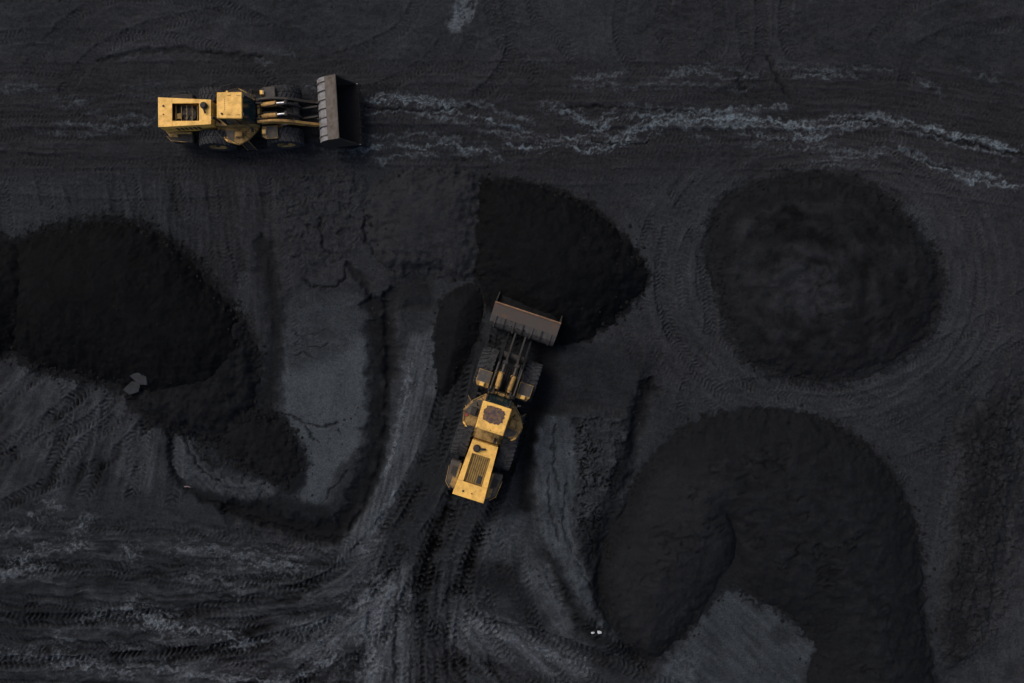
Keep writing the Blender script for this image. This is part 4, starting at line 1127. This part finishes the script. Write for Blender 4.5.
    m = rear(); m.box(-0.96, -0.94, -hwid + .1, hwid - .1, zl, zr); m.build('rear_window', M['glass'], cab)
    m = rear(); m.box(-0.3, 0.25, -0.28, 0.28, zd + 0.625, zd + 0.75, 0.04); m.box(-0.42, -0.3, -0.26, 0.26, zd + 0.65, zd + 1.35, 0.05); m.build('seat', M['black'], cab)
    m = rear()
    rw = 0.72
    if roof_style == 'worn':
        rp = [(-0.98, -rw), (0.38, -rw - 0.02), (0.42, -rw + 0.03), (0.42, rw - 0.03), (0.38, rw + 0.02), (-0.98, rw)]
    else:
        rp = [(-0.96, -rw + 0.02), (0.36, -rw), (0.40, -rw + 0.04), (0.40, rw - 0.04), (0.36, rw), (-0.96, rw - 0.02)]
    m.prism(rp, zr, zr + 0.15, 0.035)
    roof = m.build('cab_roof', M['yellow'], cab)
    zt2 = zr + 0.15
    if roof_style == 'worn':
        ap = []
        rnd = random.Random(5)
        for k in range(40):
            t = 2 * math.pi * k / 40
            c, s_ = math.cos(t), math.sin(t)
            q = 1 / max(abs(c) ** 4 + abs(s_) ** 4, 1e-6) ** 0.25
            rr = q * (1 + rnd.uniform(-0.09, 0.07))
            ap.append((-0.14 + 0.41 * rr * c, 0.03 + 0.52 * rr * s_))
        m = rear(); m.prism(ap, zt2 + 0.003, zt2 + 0.008); m.build('worn_patch', M['worn'], roof)
        for k in range(7):
            m = rear(); x = -0.92 + 0.12 * rnd.random(); y = -0.55 + 0.17 * k
            m.tube([(x, y, zt2 + 0.001), (x, y, zt2 + 0.012)], rnd.uniform(0.014, 0.03), 8); m.build('rust_spot', M['worn'], roof)
    else:
        for k in range(6):
            m = rear(); y = -0.28 + 0.11 * k
            m.box(-0.535, -0.512, y, y + 0.075, zt2 + 0.002, zt2 + 0.010); m.build('roof_rib', M['slat'], roof)
        for sx in (-0.4, 0.1):
            for s in (1, -1):
                m = rear(); m.box(sx, sx + 0.22, s * 0.52 - 0.012, s * 0.52 + 0.012, zt2 + 0.002, zt2 + 0.012); m.build('roof_rib', M['slat'], roof)
        m = rear(); m.tube([(-0.68, -0.47, zt2), (-0.68, -0.47, zt2 + 0.06)], 0.055, 14); m.build('beacon_socket', M['grime'], roof)
    for s in (1, -1):
        m = rear(); m.box(0.405, 0.50, s * 0.5 - 0.09, s * 0.5 + 0.09, zr + 0.01, zr + 0.12, 0.01); m.build('work_lamp', M['grime'], cab)
        m = rear()
        m.tube([(0.30, s * 0.66, 3.2), (0.62, s * 1.06, 3.25), (0.62, s * 1.06, 3.0)], 0.018, 6)
        m.build('mirror_arm', M['grime'], cab)
        m = rear(); m.box(0.58, 0.64, s * 1.06 - 0.10, s * 1.06 + 0.10, 2.72, 3.05, 0.01); m.build('mirror', M['grime'], cab)
    m = rear(); m.tube([(-0.9, 0.62, zt2 - 0.02), (-0.95, 0.64, zt2 + 0.7)], 0.008, 5); m.build('antenna', M['grime'], cab)
    # exhaust stack between hood and cab
    m = rear(); m.tube([(-1.45, -0.42, 2.0), (-1.45, -0.42, 3.0), (-1.52, -0.42, 3.15)], 0.075, 12); m.build('exhaust_stack', M['grime'], root)
    m = rear(); m.box(-1.70, -1.02, -0.62, 0.62, zd + 0.003, zd + 0.38, 0.04); m.build('tank_housing', M['yellow_dirty'], root)
    if roof_style == 'worn':
        m = rear(); m.tube([(-0.72, 1.38, zd + 0.02), (-0.72, 1.38, zd + 0.12)], 0.075, 12); m.build('deck_reflector', M['red'], deck)
    # --- hitch
    m = rear(); m.tube([(0, 0, 0.6), (0, 0, 1.75)], 0.17, 14); m.box(-0.3, 0.0, -0.4, 0.4, 0.75, 0.9); m.build('hitch', M['grime'], root)
    # --- front frame
    m = front()
    m.box(0.12, 2.5, -0.46, 0.46, 0.75, 1.45, 0.03)
    m.box(1.64, 2.2, -0.95, 0.95, 0.80, 1.28)
    m.tube([(1.92, -1.0, 1.03), (1.92, 1.0, 1.03)], 0.24, 14)
    for s in (1, -1):
        tower = [(0.62, 1.4), (2.2, 1.4), (1.55, 2.25), (1.15, 2.72), (0.78, 2.72), (0.62, 2.3)]
        m.plate(tower, s * 0.44 - 0.045, s * 0.44 + 0.045)
    m.build('front_frame', M['grime'], root)
    for s in (1, -1):
        m = front(); pl = [(0.92, s * 0.74), (0.92, s * 1.34), (1.12, s * 1.46), (1.78, s * 1.46), (1.78, s * 0.74)]
        m.prism(pl if s < 0 else pl[::-1], 2.15, 2.24, 0.02)
        fd = m.build('front_fender', M['grime'] if (roof_style == 'plain' and s > 0) else M['yellow_dirty'], root)
        m = front(); m.box(1.17, 1.75, *sorted((s * 0.78, s * 1.42)), 2.243, 2.258); m.build('mud_mat', M['grime_deck'], fd)
        m = front(); m.box(0.96, 1.14, *sorted((s * 0.98, s * 1.22)), 2.243, 2.46, 0.03)
        hl = m.build('headlight', M['yellow'], fd)
        m = front(); m.box(1.142, 1.16, *sorted((s * 1.00, s * 1.20)), 2.27, 2.42); m.build('lamp_glass', M['lamp'], hl)
        m = front(); m.box(0.86, 0.915, *sorted((s * 0.80, s * 1.36)), 1.55, 2.22); m.build('mud_flap', M['black'], fd)
    # --- lift arms, bellcrank, cylinders
    aw = 0.05 if roof_style == 'worn' else 0.07
    L = lift                      # height of the cutting edge
    bx, bz = 4.02, L + 0.42       # bucket pin
    for s in (1, -1):
        m = front()
        m.plate(banana([(0.85, 2.60), (1.7, 2.66), (2.5, 2.35), (3.3, (2.1 + bz) / 2 + 0.05), (bx + 0.1, bz)], [0.34, 0.44, 0.50, 0.42, 0.34]), s * 0.62 - aw, s * 0.62 + aw)
        arm = m.build('lift_arm', M['grime'] if (roof_style == 'plain' and s > 0) else arm_mat, root)
        m = front(); m.tube([(0.92, s * 0.53, 2.60), (0.92, s * 0.72, 2.60)], 0.11, 14); m.build('pivot_pin', M['grime'], arm)
        m = front(); m.tube([(bx + 0.05, s * 0.53, bz), (bx + 0.05, s * 0.72, bz)], 0.10, 14); m.build('pivot_pin', M['grime'], arm)
        m = front(); m.plate(banana([(1.0, 2.84), (1.7, 2.90), (2.52, 2.61), (3.3, (2.1 + bz) / 2 + 0.28)], [0.02, 0.02, 0.02, 0.02]), s * 0.62 - aw * .55, s * 0.62 + aw * .55); m.build('top_flange', M['grime_deck'] if (roof_style == 'worn' or s > 0) else arm_mat, arm)
        # lift cylinder under the arm
        m = front(); m.tube([(0.9, s * 0.60, 1.15), (1.9, s * 0.60, 1.62)], 0.11, 12); lc = m.build('lift_cylinder', M['yellow_dirty'], root)
        m = front(); m.tube([(1.9, s * 0.60, 1.62), (2.6, s * 0.60, 2.05)], 0.06, 10); m.build('piston_rod', M['chrome'], lc)
        # tilt cylinders on top
        m = front(); m.tube([(1.10, s * 0.31, 2.66), (1.20, s * 0.31, 2.69), (1.24, s * 0.31, 2.70), (1.94, s * 0.31, 2.86), (1.98, s * 0.31, 2.87)], [0.10, 0.10, 0.145, 0.145, 0.11], 16)
        tc = m.build('tilt_cylinder', M['yellow_arm'], root)
        m = front(); m.tube([(1.98, s * 0.31, 2.87), (2.50, s * 0.31, 2.94)], 0.06, 12); m.build('piston_rod', M['chrome'] if roof_style == 'plain' else M['grime_deck'], tc)
        m = front(); m.tube([(0.6, s * 0.2, 2.0), (0.8, s * 0.22, 2.6), (1.3, s * 0.16, 2.85), (1.9, s * 0.2, 3.0), (1.95, s * 0.28, 2.95)], 0.032, 7); m.build('hydraulic_hose', M['black'], root)
        m = front(); m.tube([(2.50, s * 0.19, 2.94), (2.50, s * 0.42, 2.94)], 0.10, 12); m.build('rod_eye', M['grime'], tc)
    m = front(); m.tube([(2.85, -0.55, 2.05), (2.85, 0.55, 2.05)], 0.18, 16); m.build('cross_tube', M['grime'], root)
    for s in (1, -1):
        m = front()
        m.plate(banana([(2.45, 2.98), (2.75, 2.55), (2.95, 2.0), (2.85, 1.5)], [0.18, 0.34, 0.36, 0.2]), s * 0.28 - 0.05, s * 0.28 + 0.05); m.build('bellcrank', M['grime'], root)
        m = front()
        m.plate(banana([(2.85, 1.55), (3.4, (1.5 + bz + .6) / 2), (bx + 0.05, bz + 0.65)], [0.16, 0.2, 0.16]), s * 0.28 - 0.045, s * 0.28 + 0.045); m.build('tilt_link', M['grime'], root)
    for y in (-0.1, 0.0, 0.1):
        m = front(); m.tube([(0.3, y, 1.7), (0.5, y * 1.5, 2.05), (0.9, y * 1.6, 2.1), (1.5, y * 1.5, 1.9), (2.3, y, 1.7)], 0.03, 7); m.build('hydraulic_hose', M['black'], root)
    m = front(); m.box(0.55, 0.95, -0.3, 0.3, 1.46, 2.2, 0.04); m.build('valve_block', M['yellow_dirty'], root)
    m = front(); m.tube([(0.86, -0.52, 2.45), (0.86, 0.52, 2.45)], 0.09, 12); m.build('pivot_shaft', M['yellow_dirty'], root)
    # --- bucket
    hwB = 1.78
    prof = [(6.22, L), (4.75, L - 0.10), (4.38, L - 0.02), (4.12, L + 0.22), (4.02, L + 0.60), (4.08, L + 1.02), (4.28, L + 1.38), (4.62, L + 1.62), (5.30, L + 1.86)]
    P = np.array(prof)
    tg = np.gradient(P, axis=0); tg /= np.linalg.norm(tg, axis=1)[:, None]
    nr = np.stack([tg[:, 1], -tg[:, 0]], 1)          # inwards
    if (nr[4][0] < 0): nr = -nr
    th = 0.05
    Q = P + nr * th
    # outer skin in two pieces: lower wrap and upper spill plate
    m = front()
    m.plate([tuple(p) for p in P[:8]] + [tuple(p) for p in Q[:8][::-1]], -hwB, hwB)
    bucket = m.build('bucket', M['steel_dim'] if roof_style == 'worn' else M['steel'], root)
    m = front()
    m.plate([tuple(p) for p in P[7:]] + [tuple(p) for p in Q[7:][::-1]], -hwB + 0.001, hwB - 0.001)
    m.build('spill_plate', M['rusty_steel'] if roof_style == 'worn' else M['steel_brown'], bucket)
    m = front()
    m.plate([tuple(p) for p in (P + nr * (th + .004))] + [tuple(p) for p in (P + nr * (th + 0.016))[::-1]], -hwB + 0.06, hwB - 0.06)
    m.build('bucket_lining', M['bucket_in'], bucket)
    for s in (1, -1):
        m = front()
        side = [(6.10, L + 0.03)] + [tuple(p + np.array([0.0, 0.0])) for p in (P + nr * 0.006)[1:]] + [(5.55, L + 1.2), (5.95, L + 0.45)]
        m.plate(side, *sorted((s * (hwB - 0.055), s * (hwB + 0.012))))
        m.build('end_plate', M['grime'], bucket)
    m = front(); m.plate([(6.02, L + 0.055), (6.30, L + 0.02), (6.30, L - 0.03), (6.02, L - 0.06)], -hwB - 0.015, hwB + 0.015); m.build('cutting_edge', M['bucket_in'], bucket)
    for k in range(8):
        y = -hwB + 0.12 + k * (2 * hwB - 0.24) / 7
        m = front(); m.plate([(6.10, L + 0.085), (6.30, L + 0.07), (6.40, L + 0.0), (6.30, L - 0.035), (6.10, L - 0.07)], y - 0.065, y + 0.065); m.build('tooth', M['bucket_in'], bucket)
    m = front(); m.tube([(5.28, -hwB, L + 1.87), (5.28, hwB, L + 1.87)], 0.045, 8); m.build('lip_bar', M['rust'] if roof_style == 'worn' else M['steel_brown'], bucket)
    for k in range(7):
        y = -1.5 + k * 0.5
        m = front()
        rib = [tuple(p) for p in (P - nr * 0.06)[3:8]] + [tuple(p) for p in (P - nr * 0.002)[3:8][::-1]]
        m.plate(rib, y - 0.022, y + 0.022); m.build('rib', M['grime'] if k % 2 else M['steel_brown'], bucket)
    for s in (1, -1):
        m = front(); m.plate([(4.5, L + 1.5), (4.0, L + 1.18), (3.92, L + 0.35), (4.1, L + 0.2), (4.3, L + 0.9)], s * 0.45 - 0.03, s * 0.45 + 0.03); m.build('bracket', M['grime'], bucket)
    return root, F

l1, F1 = make_loader('yellow wheel loader with plain square cab roof driving right along the haul road', 256.6, 124.0, R(0.3), R(3.0), 1.0, 0.85, 'plain', M['yellow_arm'], None)
l2, F2 = make_loader('yellow wheel loader with worn patch on its cab roof, digging into the central pile', 496.6, 406.7, R(72.4), R(-0.8), 1.09, 0.22, 'worn', M['black'], None)
bpy.context.view_layer.update()

# coal heaped in the digging loader's bucket
def bucket_coal(root, F, L, label):
    n = 44; m = 26
    xs = np.linspace(4.30, 6.15, m); ys = np.linspace(-1.70, 1.70, n)
    X, Y = np.meshgrid(xs, ys)
    u = (X - 4.3) / 1.85; v = Y / 1.7
    Z = L + 0.25 + 1.15 * (1 - u) ** 0.8 * 1.0 + 0.30 * np.sin(np.pi * np.clip(u, 0, 1)) * (1 - v ** 4) + 0.10 * fbm(X * 2, Y * 2, 3) + .04 * fbm(X * 7, Y * 7, 2)
    Z = np.minimum(Z, L + 1.45 + .05 * fbm(X * 5, Y * 5, 2)) - 0.15 * v ** 6
    low = np.full_like(Z, L + 0.1)
    mat = root.matrix_world @ F
    vs = []; fs = []
    for arr in (Z, low):
        for i in range(n):
            for j in range(m):
                vs.append(mat @ Vector((X[i, j], Y[i, j], arr[i, j])))
    b = n * m
    for i in range(n - 1):
        for j in range(m - 1):
            k = i * m + j
            fs.append((k, k + 1, k + m + 1, k + m)); fs.append((b + k, b + k + m, b + k + m + 1, b + k + 1))
    for i in range(n - 1):
        for j in (0, m - 1):
            k = i * m + j; fs.append((k, k + m, b + k + m, b + k))
    for j in range(m - 1):
        for i in (0, n - 1):
            k = i * m + j; fs.append((k, k + 1, b + k + 1, b + k))
    mb = MB(); mb.add(vs, fs, True)
    o = mb.build('coal_load', LUMP)
    tag(o, label, 'coal load')
bucket_coal(l2, F2, 0.22, 'black coal filling the bucket of the digging loader')

# ------------------------------------------------------------------ small loose things
def stone(name, px, py, sx, sy, sz, rot, mat, label, cat, seed, group=None, zoff=0.0):
    rnd = random.Random(seed)
    mb = MB()
    n = 5 if name == 'stone_slab' else 9
    rings = []
    for z, k in (((0, 1.0), (0.7, 1.0), (0.97, 0.96), (1.0, 0.9)) if name == 'stone_slab' else ((0, 1.0), (0.55, 1.04), (0.9, 0.82), (1.0, 0.5))):
        rings.append((z, k))
    js = [rnd.uniform(0.8, 1.15) for _ in range(n)]
    vs = []; fs = []
    for z, k in rings:
        for i in range(n):
            t = 2 * math.pi * i / n
            q = js[i] * k * rnd.uniform(0.95, 1.05)
            c, s_ = math.cos(t), math.sin(t)
            e = 1 / (abs(c) ** 3.2 + abs(s_) ** 3.2) ** (1 / 3.2)
            vs.append((sx * q * e * c, sy * q * e * s_, sz * z * rnd.uniform(0.92, 1.05)))
    for r in range(3):
        for i in range(n):
            j = (i + 1) % n
            fs.append((r * n + i, r * n + j, (r + 1) * n + j, (r + 1) * n + i))
    fs.append(tuple(3 * n + i for i in range(n))); fs.append(tuple(range(n - 1, -1, -1)))
    mb.add(vs, fs)
    o = mb.build(name, mat)
    o.location = W(px, py, ground_h(px, py) - 0.03 + zoff); o.rotation_euler = (rnd.uniform(-.06, .06), rnd.uniform(-.06, .06), rot)
    tag(o, label, cat, group)
    return o
stone('stone', 592.5, 630.5, 0.115, 0.09, 0.12, 0.2, M['white_rock'], 'left of two small white stones on the shale strip near the bottom', 'stone', 21)
stone('stone', 598.5, 629.5, 0.125, 0.09, 0.12, 0.1, M['white_rock'], 'right of two small white stones on the shale strip near the bottom', 'stone', 22)
stone('stone_slab', 137, 388, 0.52, 0.36, 0.26, R(35), M['pale_rock'], 'left half of split grey stone slab at the foot of the left pile', 'stone slab', 23, zoff=0.30)
stone('stone_slab', 146.5, 378.5, 0.56, 0.34, 0.28, R(-40), M['pale_rock'], 'right half of split grey stone slab at the foot of the left pile', 'stone slab', 24, zoff=0.62)
mb = MB(); mb.tube([(-0.36, 0.0, 0.02), (-0.1, 0.03, 0.03), (0.15, -0.01, 0.02), (0.34, 0.02, 0.04)], 0.04, 7)
hs_ = mb.build('plastic_strip', M['strip']); hs_.location = W(187.5, 487.5, ground_h(187.5, 487.5)); tag(hs_, 'thin pale pinkish strip lying beside the grey clay floor', 'plastic strip')
